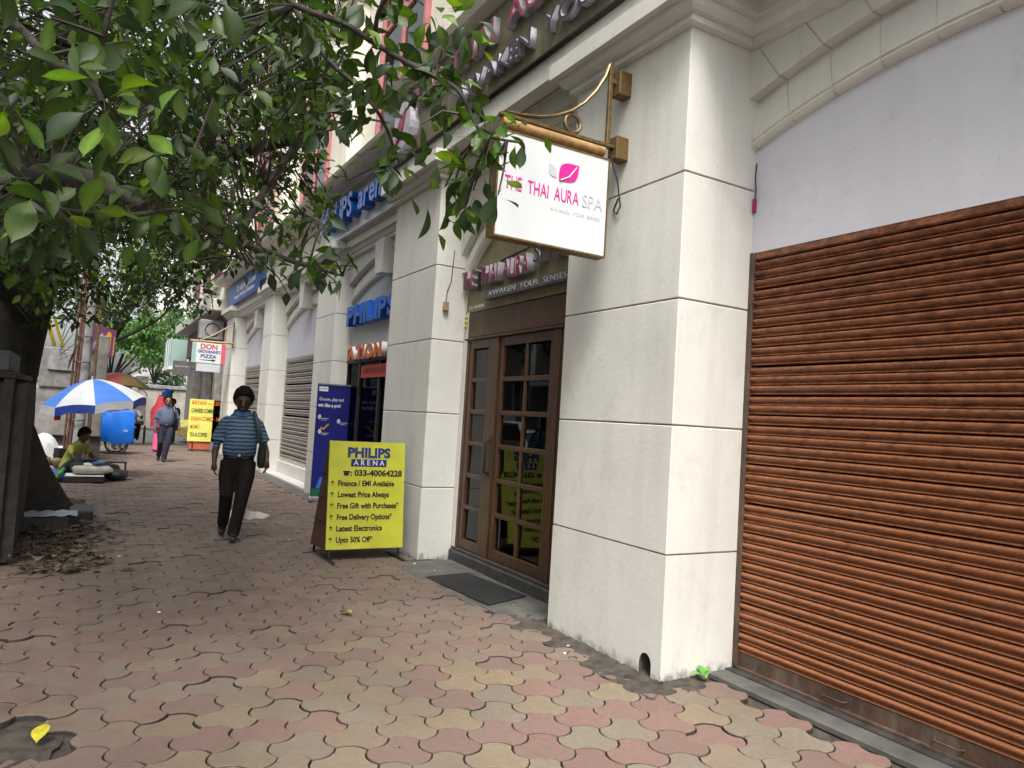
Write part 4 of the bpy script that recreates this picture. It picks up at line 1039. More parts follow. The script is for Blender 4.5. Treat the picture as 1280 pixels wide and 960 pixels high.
lines.append(limb('limb', [(-.7, 10.3, 2.9), (-.75, 9.5, 4.0), (-.5, 8.0, 4.9), (.1, 6.4, 5.3), (.6, 4.8, 5.2), (.9, 3.6, 4.6)], .20, .016, BK, bt, wob=.015))
lines.append(limb('limb', [(-.75, 10.3, 2.8), (-1.3, 9.2, 3.6), (-1.5, 7.6, 4.0), (-1.2, 5.8, 3.8), (-.8, 4.3, 3.3), (-.45, 3.1, 2.9)], .18, .025, BK, bt, wob=.012))
lines.append(limb('limb', [(-.66, 10.4, 2.9), (-.2, 11.2, 4.2), (.5, 12, 5.4), (1.2, 12.6, 6.2), (1.8, 13, 6.8)], .18, .04, BK, bt))
lines.append(limb('limb', [(-.7, 10.35, 2.9), (-1.1, 10.8, 4.5), (-1.4, 10.9, 6.2), (-1.2, 10.4, 8)], .2, .05, BK, bt))
lines.append(limb('limb', [(-.5, 8.0, 4.9), (.4, 8.1, 5.6), (1.2, 8.2, 6.0), (1.9, 8.5, 6.3)], .08, .02, BK, bt))
lines.append(limb('limb', [(.1, 6.4, 5.3), (.9, 5.6, 5.2), (1.5, 4.9, 4.8)], .06, .02, BK, bt))
# the bough seen crossing low in front of the trunk
lines.append(limb('limb', [(-.75, 10.3, 2.4), (-.95, 8.2, 2.75), (-.75, 6.2, 2.75), (-.45, 4.6, 2.62), (-.1, 3.6, 2.42), (.12, 3.2, 2.27)], .15, .022, BK, bt, wob=.01))
TW = M['twig_bark']
# thin near branches that hang in front of the facade
near = []
near.append(limb('branch', [(.9, 3.6, 4.6), at(345, -40, 3.3), at(440, 35, 2.95), at(520, 85, 2.8), at(572, 112, 2.7), at(602, 165, 2.62), at(650, 178, 2.6)], .016, .004, TW, bt))
near.append(limb('branch', [at(330, -60, 3.4), at(398, 60, 3.2), at(450, 112, 3.1), at(478, 150, 3.0), at(500, 205, 2.95)], .014, .005, TW, bt))
near.append(limb('branch', [at(470, 60, 2.95), at(475, 10, 2.9), at(520, -40, 2.85)], .010, .006, TW, bt))
near.append(limb('branch', [(1.2, 5.4, 3.5), at(305, 285, 4.6), at(345, 318, 3.9), at(395, 335, 3.5), at(428, 345, 3.35)], .030, .004, TW, bt))
near.append(limb('branch', [at(260, 262, 5.2), at(300, 320, 4.2), at(335, 335, 3.9)], .016, .005, TW, bt))
near.append(limb('branch', [at(380, 20, 3.6), at(395, 90, 3.5), at(440, 150, 3.3)], .010, .004, TW, bt))
near.append(limb('branch', [(-.45, 3.1, 2.9), at(60, 70, 2.25), at(110, 100, 2.02), at(128, 128, 1.95)], .016, .007, TW, bt))
near.append(limb('branch', [at(-40, 240, 2.3), at(20, 230, 2.15), at(70, 262, 2.1), at(150, 270, 2.3), at(215, 262, 2.45)], .016, .006, TW, bt))
near.append(limb('branch', [at(150, -60, 2.1), at(135, 20, 2.05), at(128, 55, 2.05)], .010, .005, TW, bt))
fo = Foliage()
def clump_at(px, py, d, n, size, axis=None, young=.1, flat=.5):
    fo.clump(at(px, py, d), axis or (random.gauss(0, 1), random.gauss(0, 1) - .4, random.gauss(0, .6) + .1), n, size, 1.0, young, flat)
# near clusters, one by one as they hang
for px, py, d, n, s, yg in ((128, 128, 1.95, 12, .135, .5), (30, 215, 2.05, 5, .15, .3), (75, 262, 2.05, 6, .13, .2), (-5, 150, 2.1, 3, .12, .4), (20, 265, 2.1, 4, .13, .2),
                        (150, 250, 2.35, 5, .12, .3), (205, 258, 2.45, 7, .125, .45), (180, 232, 2.4, 4, .11, .3), (235, 250, 2.5, 4, .12, .5), (250, 285, 2.6, 4, .12, .3),
                        (120, 20, 2.4, 6, .13, .0), (60, 60, 2.6, 5, .12, .0), (175, 40, 2.3, 6, .14, .0), (225, 20, 2.4, 6, .14, 0), (40, 10, 2.6, 5, .13, 0),
                        (210, 90, 2.8, 6, .13, .05), (270, 45, 2.9, 7, .13, .0), (300, 110, 3.2, 7, .13, .05), (345, 40, 3.1, 7, .13, .0), (385, 20, 3.0, 6, .13, .0), (340, 160, 3.6, 7, .13, .05),
                        (560, 110, 2.75, 7, .12, .2), (530, 90, 2.8, 8, .125, .2), (500, 100, 2.9, 8, .125, .15), (545, 60, 2.8, 6, .12, .2), (600, 60, 2.75, 5, .11, .4), (590, 25, 2.8, 7, .12, .35), (540, 15, 2.85, 6, .12, .25),
                        (470, 95, 3.0, 6, .125, .05), (450, 125, 3.1, 4, .12, .0), (415, 130, 3.2, 3, .135, .0), (455, 145, 3.05, 4, .125, .0), (480, 200, 2.95, 6, .11, .05), (500, 210, 2.9, 6, .11, .1),
                        (585, 175, 2.65, 7, .115, .25), (610, 165, 2.6, 8, .115, .3), (625, 165, 2.6, 8, .11, .35), (645, 168, 2.6, 5, .09, .4), (590, 215, 2.65, 8, .125, .2), (588, 240, 2.65, 6, .12, .15), (560, 245, 2.7, 5, .13, .1), (572, 258, 2.65, 5, .11, .2), (600, 205, 2.62, 6, .12, .2), (550, 195, 2.75, 4, .11, .2), (570, 280, 2.7, 2, .10, .6),
                        (400, 340, 3.5, 5, .115, .05), (385, 318, 3.55, 5, .12, .05), (415, 325, 3.4, 4, .10, .1), (370, 328, 3.7, 5, .12, .0), (352, 310, 3.9, 5, .12, .05), (400, 270, 3.6, 4, .12, .05), (385, 290, 3.7, 4, .12, .0),
                        (430, 12, 3.1, 7, .13, .1), (470, 5, 3.0, 6, .13, .1), (505, 45, 2.95, 5, .12, .2), (405, 45, 3.2, 6, .13, .05)):
    clump_at(px, py, d, n + 2, s * .76, None, yg, .7)
# leaf sprays all along the hanging branches
for q in near:
    for p in q[2::2]:
        c = CAM.transposed() @ (p - EYE); u_ = 640 + 905 * c.x / -c.z
        if u_ > 610: continue
        fo.clump(p, (random.gauss(0, 1), random.gauss(0, 1), random.gauss(0, .6)), 4, .085, 1.0, .15, .7)
# the body of the crown: twig ends scattered through its volume
def region(px0, px1, py0, py1, d0, d1, n, leaves, s, yg=.08, keep=None):
    done = 0; tries = 0
    while done < n and tries < n * 8:
        tries += 1
        px, py, d = random.uniform(px0, px1), random.uniform(py0, py1), random.uniform(d0, d1)
        p = at(px, py, d)
        if p.x > 2.55 or (keep and not keep(px, py)): continue
        clump_at(px, py, d, leaves, s, None, yg); done += 1
def k1(px, py):      # ragged lower and right-hand rim of the crown
    lim = 330 + 40 * math.sin(px / 37) - max(0, px - 235) * .72
    if py > lim: return False
    if px > 330 and py > 200 and random.random() < .45: return False
    if px < 110 and py < 110 and random.random() < .6: return False
    if 270 < px < 380 and 150 < py < 290 and random.random() < .45: return False
    return True
region(-40, 420, -40, 360, 4.2, 7.5, 400, 9, .098, .08, k1)
region(-40, 400, -40, 380, 7.5, 11.5, 680, 9, .108, .12, k1)
region(-60, 300, 60, 400, 11.5, 15, 340, 9, .125, .15, k1)
region(-30, 430, -40, 130, 3.4, 5.2, 50, 8, .085, .1, lambda px, py: not (px < 100 and py < 90))
region(60, 330, 130, 300, 3.8, 5.5, 35, 8, .08, .15)
region(350, 415, 120, 290, 5.5, 8, 34, 8, .10, .3)
region(-40, 270, 250, 400, 8, 13, 150, 9, .105, .1, lambda px, py: py < 405 - abs(px - 120) * .12)
# crown carried on out of frame: outsized leaf clumps added to shade the walk
for _ in range(900):
    x, y = random.uniform(-4.5, 1.8), random.uniform(-1.0, 14)
    z = random.uniform(3.6, 8.0) + max(0, (x + 1) * .35)
    if y < 2.2 and x > -.5: continue
    if (Vector((x, y, z)) - EYE).length < 3.4: continue
    c = CAM.transposed() @ (Vector((x, y, z)) - EYE); d = -c.z
    if d > .2 and -30 < 640 + 905 * c.x / d < 1310 and 480 - 905 * c.y / d > -60: continue
    fo.clump((x, y, z), (random.gauss(0, 1), random.gauss(0, 1), random.gauss(0, .5)), 10, .27, 1.0, .1)
# thin twigs from each clump back to the nearest limb
allp = [p for q in lines + near for p in q]; arr = np.array([tuple(p) for p in allp])
tw = MB(); seen = set()
for m, t, c in fo.items:
    p = m.translation; key = (round(p.x * 5), round(p.y * 5), round(p.z * 5))
    if key in seen: continue
    seen.add(key)
    dd = ((arr - np.array(tuple(p))) ** 2).sum(1); k = int(dd.argmin()); L = math.sqrt(dd[k])
    if L < .08: continue
    q = Vector(arr[k]); mid = p.lerp(q, .5) + Vector((random.gauss(0, .06), random.gauss(0, .06), random.gauss(.05, .06))) * min(1, L)
    if L > .45: q = p.lerp(q, .3 / L) + Vector((0, 0, random.uniform(-.05, .12))); mid = p.lerp(q, .5); L = .3
    tw.tube([p, mid, q], [.003, .004, .006 + .003 * L], 4, False)
o = tw.build('twigs', TW, bt); o['kind'] = 'stuff'
fo.build(bt, 300)

# trees further down the street
def far_tree(name, label, base, trunk_h, crown, n, leaf, greens, tr=.16):
    t = empty(name, base, label, 'tree')
    b = Vector(base); top = Vector(crown[0])
    limb('trunk', [b, b.lerp(top, .4) + Vector((.1, 0, 0)), top - Vector((0, 0, crown[1][2] * .3))], tr, tr * .4, BK, t)
    global GREENS; g0 = GREENS; GREENS = greens
    f = Foliage(); cl = []
    for k in range(10): cl.append((Vector((random.gauss(0, .45), random.gauss(0, .45), random.gauss(0, .42))), random.uniform(.32, .6)))
    for k in range(n):
        cc, cr = random.choice(cl); v = Vector((random.gauss(0, 1), random.gauss(0, 1), random.gauss(0, 1))).normalized() * cr * random.random() ** .4
        u = cc + v; p = top + Vector((u.x * crown[1][0], u.y * crown[1][1], u.z * crown[1][2]))
        f.clump(p, (random.gauss(0, 1), random.gauss(0, 1), random.gauss(0, .6)), 7, leaf, 1.0, .25, .6)
    for k in range(7):
        cc, cr = cl[k]; e = top + Vector((cc.x * crown[1][0], cc.y * crown[1][1], cc.z * crown[1][2]))
        limb('limb', [b.lerp(top, .55), b.lerp(e, .8), e], tr * .4, .02, BK, t, 6)
    f.build(t, 0, M['far_leaf']); GREENS = g0
DARKG = [(.016, .040, .013), (.022, .052, .015), (.013, .033, .012)]
MIDG = [(.05, .12, .035), (.065, .15, .04), (.045, .11, .04)]
PALEG = [(.06, .12, .065), (.075, .145, .08), (.055, .11, .06)]
far_tree('street_tree', 'dark leafy tree hanging over the walk behind the purple hoarding', (-.7, 24.5, -.1), 4, ((1.1, 25.5, 5.6), (1.9, 2.4, 1.9)), 620, .17, DARKG)
far_tree('street_tree', 'bright green tree beyond the red and green umbrella', (.2, 42, -.1), 4, ((1.3, 42, 4.3), (2.2, 2.5, 1.9)), 650, .24, MIDG)
far_tree('street_tree', 'pale grey green tree at the far end of the street', (3.4, 58, -.1), 5, ((4.2, 58, 5.2), (2.8, 3, 2.6)), 650, .30, PALEG)
far_tree('street_tree', 'shaded tree standing behind the grey utility pole', (-3.2, 30, -.1), 5, ((-2.6, 30, 5.6), (2.6, 3, 2.6)), 600, .26, DARKG)

# fallen leaves under the tree, two bright ones on the pavers, a weed by the pillar
lt = MB()
for _ in range(620):
    x, y = random.gauss(-.12, .20), random.uniform(7.1, 9.9)
    if x > .38 + .02 * y or x < -.9: continue
    a = random.uniform(0, 6.28); L = random.uniform(.025, .065); w = L * random.uniform(.3, .55); ca, sa = math.cos(a), math.sin(a); z = random.uniform(.006, .07) * max(.2, .9 - (x + .3) * 1.3)
    pts = [(-L, 0, 0), (-L * .3, w, random.uniform(0, .03)), (L * .4, w * .9, random.uniform(0, .03)), (L, 0, random.uniform(-.01, .04)), (L * .4, -w * .9, random.uniform(0, .02)), (-L * .3, -w, random.uniform(0, .015))]
    lt.mi = random.choice((0, 0, 0, 1, 1, 2))
    lt.add([(x + u * ca - v * sa, y + u * sa + v * ca, z + h) for u, v, h in pts], [(0, 1, 5), (1, 2, 4, 5), (2, 3, 4)])
o = lt.build('leaf_litter', [M['litter'], pm('litter_pale', (.16, .12, .07), (.10, .075, .045), 9, .8, .2), pm('litter_dark', (.05, .035, .02), None, 9, .8, .2)])
tag(o, 'dry brown leaf litter heaped beside the tree roots', 'leaf litter', None, 'stuff')
for x, y, a, L, lab in ((1.773, 5.171, .3, .14, 'yellow green fallen leaf lying on the pavers before the sandwich board'), (-.053, 3.843, 2.9, .13, 'yellow fallen leaf lying on broken paving at the near corner')):
    vs, fs = TEMPL[1]; me = bpy.data.meshes.new('fallen_leaf'); me.from_pydata(vs.tolist(), [], fs); me.materials.append(M['yellow_leaf']); me.update()
    o = bpy.data.objects.new('fallen_leaf', me); link(o); o.matrix_basis = Matrix.Translation((x, y, .035)) @ Matrix.Rotation(a, 4, 'Z') @ Matrix.Rotation(.12, 4, 'Y') @ Matrix.Diagonal((L, L, L * .8, 1))
    tag(o, lab, 'leaf', 'fallen leaves')
wd = empty('weed', (3.36, 3.27, 0), 'small bright green weed sprouting at the foot of the first pillar', 'plant')
for k in range(7):
    a = k * .95; vs, fs = TEMPL[k % 4]; me = bpy.data.meshes.new('leaf'); me.from_pydata(vs.tolist(), [], fs); me.materials.append(M['weed_green']); me.update()
    o = bpy.data.objects.new('leaf', me); link(o, wd, True); L = random.uniform(.045, .075)
    o.matrix_basis = Matrix.Translation((0, 0, .015 + .004 * k)) @ Matrix.Rotation(a, 4, 'Z') @ Matrix.Rotation(.35, 4, 'X') @ Matrix.Diagonal((L * 1.3, L, L, 1))
# crumbs of litter: bits of plaster, paper and leaf on the walk
for k in range(46):
    x, y = random.choice([(random.uniform(2.75, 3.3), random.uniform(3.1, 7)), (random.uniform(.2, 3), random.uniform(3, 12)), (random.uniform(1, 3.1), random.uniform(8, 12))])
    s = random.uniform(.006, .02); mb = MB(); mb.ball((0, 0, 0), s, 5, 3, (1, random.uniform(.5, 1.2), .35))
    o = mb.build('debris', M[random.choice(['white_stone', 'litter_pale', 'litter', 'print_white', 'concrete'])], pav); o.location = (x, y, .004)
    o.rotation_euler = (0, 0, random.uniform(0, 6))
# ================================================================ PEOPLE
def blend_body(name, tubes, mats, parent, vox=.012, smooth=4):
    """closed tubes merged into one continuous skin, coloured by the tube each face lies nearest to"""
    mb = MB()
    for pts, rad, mk, hor in tubes:
        if hor:
            rings = []
            for (p, (rx, ry)) in zip(pts, rad): rings.append([(p[0] + rx * math.cos(a), p[1] + ry * math.sin(a), p[2]) for a in [2 * math.pi * j / 20 for j in range(20)]])
            mb.loft(rings)
        else: mb.tube(pts, rad, 14)
    me = mb.mesh(name, []); o = bpy.data.objects.new(name, me); sc.collection.objects.link(o)
    r = o.modifiers.new('r', 'REMESH'); r.mode = 'VOXEL'; r.voxel_size = vox
    s = o.modifiers.new('s', 'SMOOTH'); s.factor = .5; s.iterations = smooth
    dg = bpy.context.evaluated_depsgraph_get(); dg.update()
    m2 = bpy.data.meshes.new_from_object(o.evaluated_get(dg)); bpy.data.objects.remove(o)
    keys = []
    for t in tubes:
        if t[2] not in keys: keys.append(t[2])
    m2.materials.clear()
    for k in keys: m2.materials.append(M[k])
    n = len(m2.polygons); cen = np.zeros(n * 3); m2.polygons.foreach_get('center', cen); cen = cen.reshape(-1, 3)
    best = np.full(n, 1e9); mi = np.zeros(n, dtype=np.int32)
    for pts, rad, mk, hor in tubes:
        for i in range(len(pts) - 1):
            a, b = np.array(pts[i]), np.array(pts[i + 1]); ra = np.max(rad[i]) if hor else np.mean(rad[i]); rb = np.max(rad[i + 1]) if hor else np.mean(rad[i + 1])
            ab = b - a; t = np.clip(((cen - a) @ ab) / (ab @ ab + 1e-9), 0, 1); c = a + t[:, None] * ab; rr = ra + (rb - ra) * t
            if hor:
                rx = rad[i][0] + (rad[i + 1][0] - rad[i][0]) * t; ry = rad[i][1] + (rad[i + 1][1] - rad[i][1]) * t
                dl = cen - c; q = np.sqrt((dl[:, 0] / rx) ** 2 + (dl[:, 1] / ry) ** 2); d = (q - 1) * np.minimum(rx, ry) + np.abs(dl[:, 2]) * .9
            else: d = np.linalg.norm(cen - c, axis=1) - rr
            w = d < best; best[w] = d[w]; mi[w] = keys.index(mk)
    m2.polygons.foreach_set('material_index', mi); m2.polygons.foreach_set('use_smooth', [True] * n); m2.update(); m2.name = name
    ob = bpy.data.objects.new(name, m2); link(ob, parent, True); return ob
def hand(wrist, direction, palm_n, side, r=1.0, curl=.5):
    """palm, four unequal bent fingers and a thumb; wrist point, pointing direction, palm normal, side of the thumb"""
    w = Vector(wrist); d = Vector(direction).normalized(); nrm = Vector(palm_n); nrm = (nrm - d * nrm.dot(d)).normalized(); s = d.cross(nrm) * side
    T = [([tuple(w), tuple(w + d * .05 * r), tuple(w + d * .085 * r)], [.024 * r, (.033 * r), (.034 * r)], 'H', False)]
    for k, L in enumerate((.070, .078, .072, .056)):
        b = w + d * .08 * r + s * (.027 - .018 * k) * r
        k1 = b + d * L * .45 * r + nrm * .012 * curl; k2 = k1 + (d * (1 - curl * .5) + nrm * curl * .9).normalized() * L * .33 * r; k3 = k2 + (d * (1 - curl) + nrm * curl * 1.2).normalized() * L * .27 * r
        T.append(([tuple(b), tuple(k1), tuple(k2), tuple(k3)], [.0095 * r, .009 * r, .0085 * r, .007 * r], 'H', False))
    b = w + d * .03 * r + s * .026 * r; k1 = b + (d * .6 + s * .8).normalized() * .035 * r; k2 = k1 + (d + s * .15 + nrm * .3).normalized() * .032 * r
    T.append(([tuple(b), tuple(k1), tuple(k2)], [.011 * r, .010 * r, .008 * r], 'H', False)); return T
def head_tubes(c, skin, tilt=0.0, yaw=0.0, k=1.0):
    """skull, jaw, nose, ears about the centre c, facing -y"""
    rot = Matrix.Rotation(yaw, 3, 'Z') @ Matrix.Rotation(tilt, 3, 'X'); c = Vector(c)
    def P_(x, y, z): return tuple(c + rot @ (Vector((x, y, z)) * k))
    return [([P_(0, .018, .10), P_(0, .014, .065), P_(0, .006, .02), P_(0, -.004, -.03), P_(0, -.018, -.075), P_(0, -.032, -.105)], [(.045 * k, .055 * k), (.071 * k, .085 * k), (.077 * k, .095 * k), (.072 * k, .088 * k), (.054 * k, .066 * k), (.028 * k, .030 * k)], skin, False),
            ([P_(0, -.088, .015), P_(0, -.108, -.018), P_(0, -.100, -.030)], [.010 * k, .017 * k, .012 * k], skin, False),
            ([P_(.076, .015, .02), P_(.086, .02, -.01), P_(.078, .012, -.03)], [.010 * k, .013 * k, .008 * k], skin, False),
            ([P_(-.076, .015, .02), P_(-.086, .02, -.01), P_(-.078, .012, -.03)], [.010 * k, .013 * k, .008 * k], skin, False),
            ([P_(-.026, -.083, -.062), P_(0, -.090, -.060), P_(.026, -.083, -.062)], [.008 * k, .011 * k, .008 * k], skin, False)], P_
def face_bits(P_, par, hairmat, style='short', brow=True):
    for s in (-1, 1):
        MB().ball(P_(s * .031, -.083, .012), .0085, 8, 5).build('eye', M['leather'], par, True, local=True)
        if brow: MB().tube([P_(s * .014, -.094, .034), P_(s * .034, -.090, .038), P_(s * .052, -.076, .030)], [.004, .005, .003], 6).build('eyebrow', hairmat, par, True, local=True)
    mb = MB(); rings = []
    N = 36; rim = [random.uniform(.94, 1.12) for _ in range(N)]
    for i in range(10):
        t = i / 9; a = t * math.pi * .53
        ring = []
        for j in range(N):
            b = 2 * math.pi * j / N; back = math.sin(b)             # +y is the back of the head
            lim = .60 + .40 * max(0, back) - .22 * max(0, -back) ** 1.5 + .07 * abs(math.cos(b)) ** 3
            aa = a * lim * (1.62 if back > 0 else 1.40) * (1 + (rim[j] - 1) * t)
            q = 1 + .05 * math.sin(5 * b + i) * t + random.uniform(-.025, .06)
            ring.append(P_(.099 * math.sin(aa) * math.cos(b) * q, .020 + .114 * math.sin(aa) * math.sin(b) * q, .020 + .132 * math.cos(aa) * (1 + random.uniform(-.01, .03))))
        rings.append(ring)
    mb.loft(rings, True); mb.build('hair', hairmat, par, True, local=True)

def man_walking(name, label, loc, rz, k, shirt, pants, skin, hairm, bag=None, longsleeve=False, headtilt=.34):
    t = empty(name, loc, label, 'person', None, rz); t.scale = (k, k, k)
    T = []
    # torso (shirt, untucked over the belt), hips
    T.append(([(0, .02, .92), (0, .015, .96), (0, .0, 1.03), (0, -.01, 1.12), (0, 0, 1.23), (0, .01, 1.31), (0, .02, 1.37), (0, .024, 1.405), (.0, .025, 1.43)], [(.160, .128), (.180, .145), (.182, .150), (.174, .142), (.172, .126), (.165, .112), (.128, .092), (.090, .075), (.06, .06)], shirt, True))
    T.append(([(0, .02, .68), (0, .03, .78), (0, .03, .87), (0, .025, .97)], [(.09, .07), (.150, .115), (.166, .128), (.158, .126)], pants, True))
    # far leg (viewer's left) trailing with the heel up, near leg planted
    T.append(([(-.085, .03, .86), (-.105, .02, .70), (-.10, -.02, .50), (-.105, .10, .30), (-.115, .23, .14)], [.105, .095, .074, .066, .060], pants, False))
    T.append(([(.085, .02, .86), (.085, -.03, .70), (.06, -.075, .48), (.03, -.085, .27), (.0, -.09, .07)], [.105, .096, .076, .068, .066], pants, False))
    T.append(([(-.115, .26, .13), (-.118, .20, .06), (-.12, .13, .045)], [.045, .043, .030], 'leather', False))
    T.append(([(.0, -.05, .045), (.0, -.14, .040), (.002, -.235, .030)], [.046, .044, .032], 'leather', False))
    # arms
    sl = 'F'
    T.append(([(-.12, .02, 1.335), (-.18, .02, 1.285), (-.215, .03, 1.18), (-.235, .03, 1.09)], [.056, .058, .062, .076], shirt, False))
    T.append(([(-.215, .03, 1.16), (-.232, .035, 1.08), (-.25, .02, .96), (-.25, -.02, .84)], [.042, .041, .037, .026] if not longsleeve else [.056, .052, .046, .036], skin if not longsleeve else shirt, False))
    T.append(([(.12, .02, 1.335), (.18, .02, 1.285), (.22, .04, 1.18), (.245, .04, 1.09)], [.056, .058, .062, .076], shirt, False))
    T.append(([(.222, .04, 1.16), (.25, .05, 1.08), (.285, .0, .97), (.295, -.06, .88)], [.042, .041, .037, .026] if not longsleeve else [.056, .052, .046, .036], skin if not longsleeve else shirt, False))
    for w, d, nn, sd in (((-.25, -.02, .85), (.02, -.05, -1), (.9, .1, 0), 1), ((.295, -.06, .89), (.0, -.35, -.9), (-.9, .1, 0), -1)):
        T += [(p, r, skin, h) for p, r, _, h in hand(w, d, nn, sd, 1.0, .55)]
    T.append(([(0, .025, 1.40), (0, .01, 1.47), (0, -.005, 1.52)], [(.066, .064), (.056, .058), (.058, .062)], skin, False))
    H, P_ = head_tubes((0, -.035, 1.54), skin, headtilt, 0, 1.12)
    T += H
    body = blend_body('body', T, None, t, .0105, 3)
    face_bits(P_, t, hairm)
    # collar, placket, belt
    mb = MB(); rg = []
    for z, r1, r2 in ((1.40, .083, .082), (1.425, .074, .074), (1.445, .080, .080), (1.425, .090, .088), (1.395, .100, .096)):
        rg.append([(r1 * math.cos(a), .022 + r2 * math.sin(a) - (.018 if math.sin(a) < -.7 else 0), z - .025 * max(0, -math.sin(a))) for a in [2 * math.pi * j / 18 for j in range(18)]])
    mb.loft(rg, False); mb.build('collar', M[shirt] if shirt != 'striped_polo' else M.get('polo_collar') or pm('polo_collar', (.03, .12, .27), None, 10, .8, .2), t, True, local=True)
    MB().box(-.014, .014, -.146, -.122, .925, .955, c=.004).build('buckle', M['steel'], t, local=True)
    mb = MB(); mb.loft([[(.172 * math.cos(a), .022 + .140 * math.sin(a), z) for a in [2 * math.pi * j / 24 for j in range(24)]] for z in (.922, .958)], False); mb.build('belt', M['leather'], t, True, local=True)
    return t
m1 = man_walking('person', 'person in blue striped polo shirt and dark trousers walking forward with a shoulder bag', (1.485, 8.52, 0), R(-9), 1.0, 'striped_polo', 'trousers', 'skin_dark', M['hair'])
# his black bag: on the hip, strap over the shoulder
def shoulder_bag(name, label, base, rz, k=1.0, mat='black_bag'):
    b = empty(name, base, label, 'bag', None, rz); b.scale = (k, k, k)
    mb = MB(); mb.loft([[(.245 + rx * math.cos(a) * (.8 if math.cos(a) > 0 else 1), .02 + ry * math.sin(a), z) for a in [2 * math.pi * j / 16 for j in range(16)]] for z, rx, ry in ((.80, .03, .06), (.83, .05, .12), (.92, .055, .14), (1.0, .05, .135), (1.06, .04, .12), (1.075, .01, .05))])
    mb.build('pouch', M[mat], b, True, local=True)
    MB().tube([(.235, -.10, 1.02), (.205, -.15, 1.15), (.165, -.125, 1.30), (.130, -.05, 1.41), (.12, .03, 1.425), (.14, .11, 1.36), (.20, .14, 1.2), (.235, .12, 1.03)], [(.022, .007)] * 8, 6).build('strap', M[mat], b, True, local=True)
    return b
shoulder_bag('shoulder_bag', 'black shoulder bag on the hip of the person in the striped polo', (1.485, 8.52, 0), R(-9))
m2 = man_walking('person', 'person in slate blue long sleeved shirt and navy trousers walking far down the pavement', (1.66, 19.5, 0), R(-4), .955, 'blue_shirt', 'navy_trousers', 'skin', M['hair'], longsleeve=True, headtilt=.02)
shoulder_bag('shoulder_bag', 'dark brown shoulder bag of the person in the slate blue shirt', (1.66, 19.5, 0), R(-4), .955, 'leather')

def standing(name, label, loc, rz, k, top, low, skin, sari=False):
    t = empty(name, loc, label, 'person', None, rz); t.scale = (k, k, k); T = []
    T.append(([(0, .02, .86), (0, .02, .95), (0, 0, 1.1), (0, 0, 1.24), (0, .01, 1.34), (0, .02, 1.41)], [(.165, .125), (.165, .13), (.155, .125), (.17, .12), (.175, .11), (.075, .07)], top, True))
    if sari: T.append(([(0, .02, .04), (0, .02, .4), (0, .02, .9)], [(.16, .17), (.155, .15), (.15, .13)], low, True))
    else:
        for s in (-1, 1): T.append(([(s * .085, .03, .9), (s * .09, 0, .5), (s * .09, .03, .07)], [.105, .078, .062], low, False))
    for s in (-1, 1):
        T.append(([(s * .09, .03, .05), (s * .09, -.10, .035), (s * .09, -.16, .03)], [.044, .042, .03], 'leather', False))
        T.append(([(s * .165, .02, 1.36), (s * .22, .02, 1.28), (s * .24, .03, 1.12)], [.06, .062, .055], top, False))
        T.append(([(s * .24, .03, 1.14), (s * .25, 0, 1.0), (s * .235, -.08, .87)], [.042, .038, .026], skin, False))
        T += [(p, r, skin, h) for p, r, _, h in hand((s * .235, -.08, .88), (0, -.25, -1), (-s, 0, 0), s, 1.0, .5)]
    T.append(([(0, .025, 1.40), (0, .01, 1.47), (0, -.0, 1.52)], [.06, .055, .058], skin, False))
    H, P_ = head_tubes((0, -.01, 1.575), skin, .05); T += H
    blend_body('body', T, None, t, .018, 3); face_bits(P_, t, M['hair'], brow=False)
    if sari:
        mb = MB(); mb.loft([[(rx * math.cos(a), .05 + ry * math.sin(a), z) for a in [math.pi * j / 14 - .1 for j in range(15)]] for z, rx, ry in ((.75, .26, .22), (1.2, .25, .19), (1.42, .17, .14), (1.58, .125, .12), (1.70, .09, .09))], False, False); mb.build('head_scarf', M[top], t, True, local=True)
    return t
standing('person', 'person in red veil and pink sari walking behind the person in the slate blue shirt', (1.80, 23.2, 0), R(160), .94, 'red_sari', 'pink_cloth', 'skin', True)
standing('person', 'person in maroon shirt behind the blue tarpaulin cart', (.78, 23.6, 0), R(20), .93, 'maroon_shirt', 'navy_trousers', 'skin_dark')
standing('person', 'person in black standing by the yellow taxi', (2.68, 29.5, -.1), R(-30), .97, 'trousers', 'trousers', 'skin_dark')
standing('person', 'person in dark red shirt beside the parked motorcycle', (1.05, 27.4, -.1), R(40), .93, 'maroon_shirt', 'trousers', 'skin_dark')

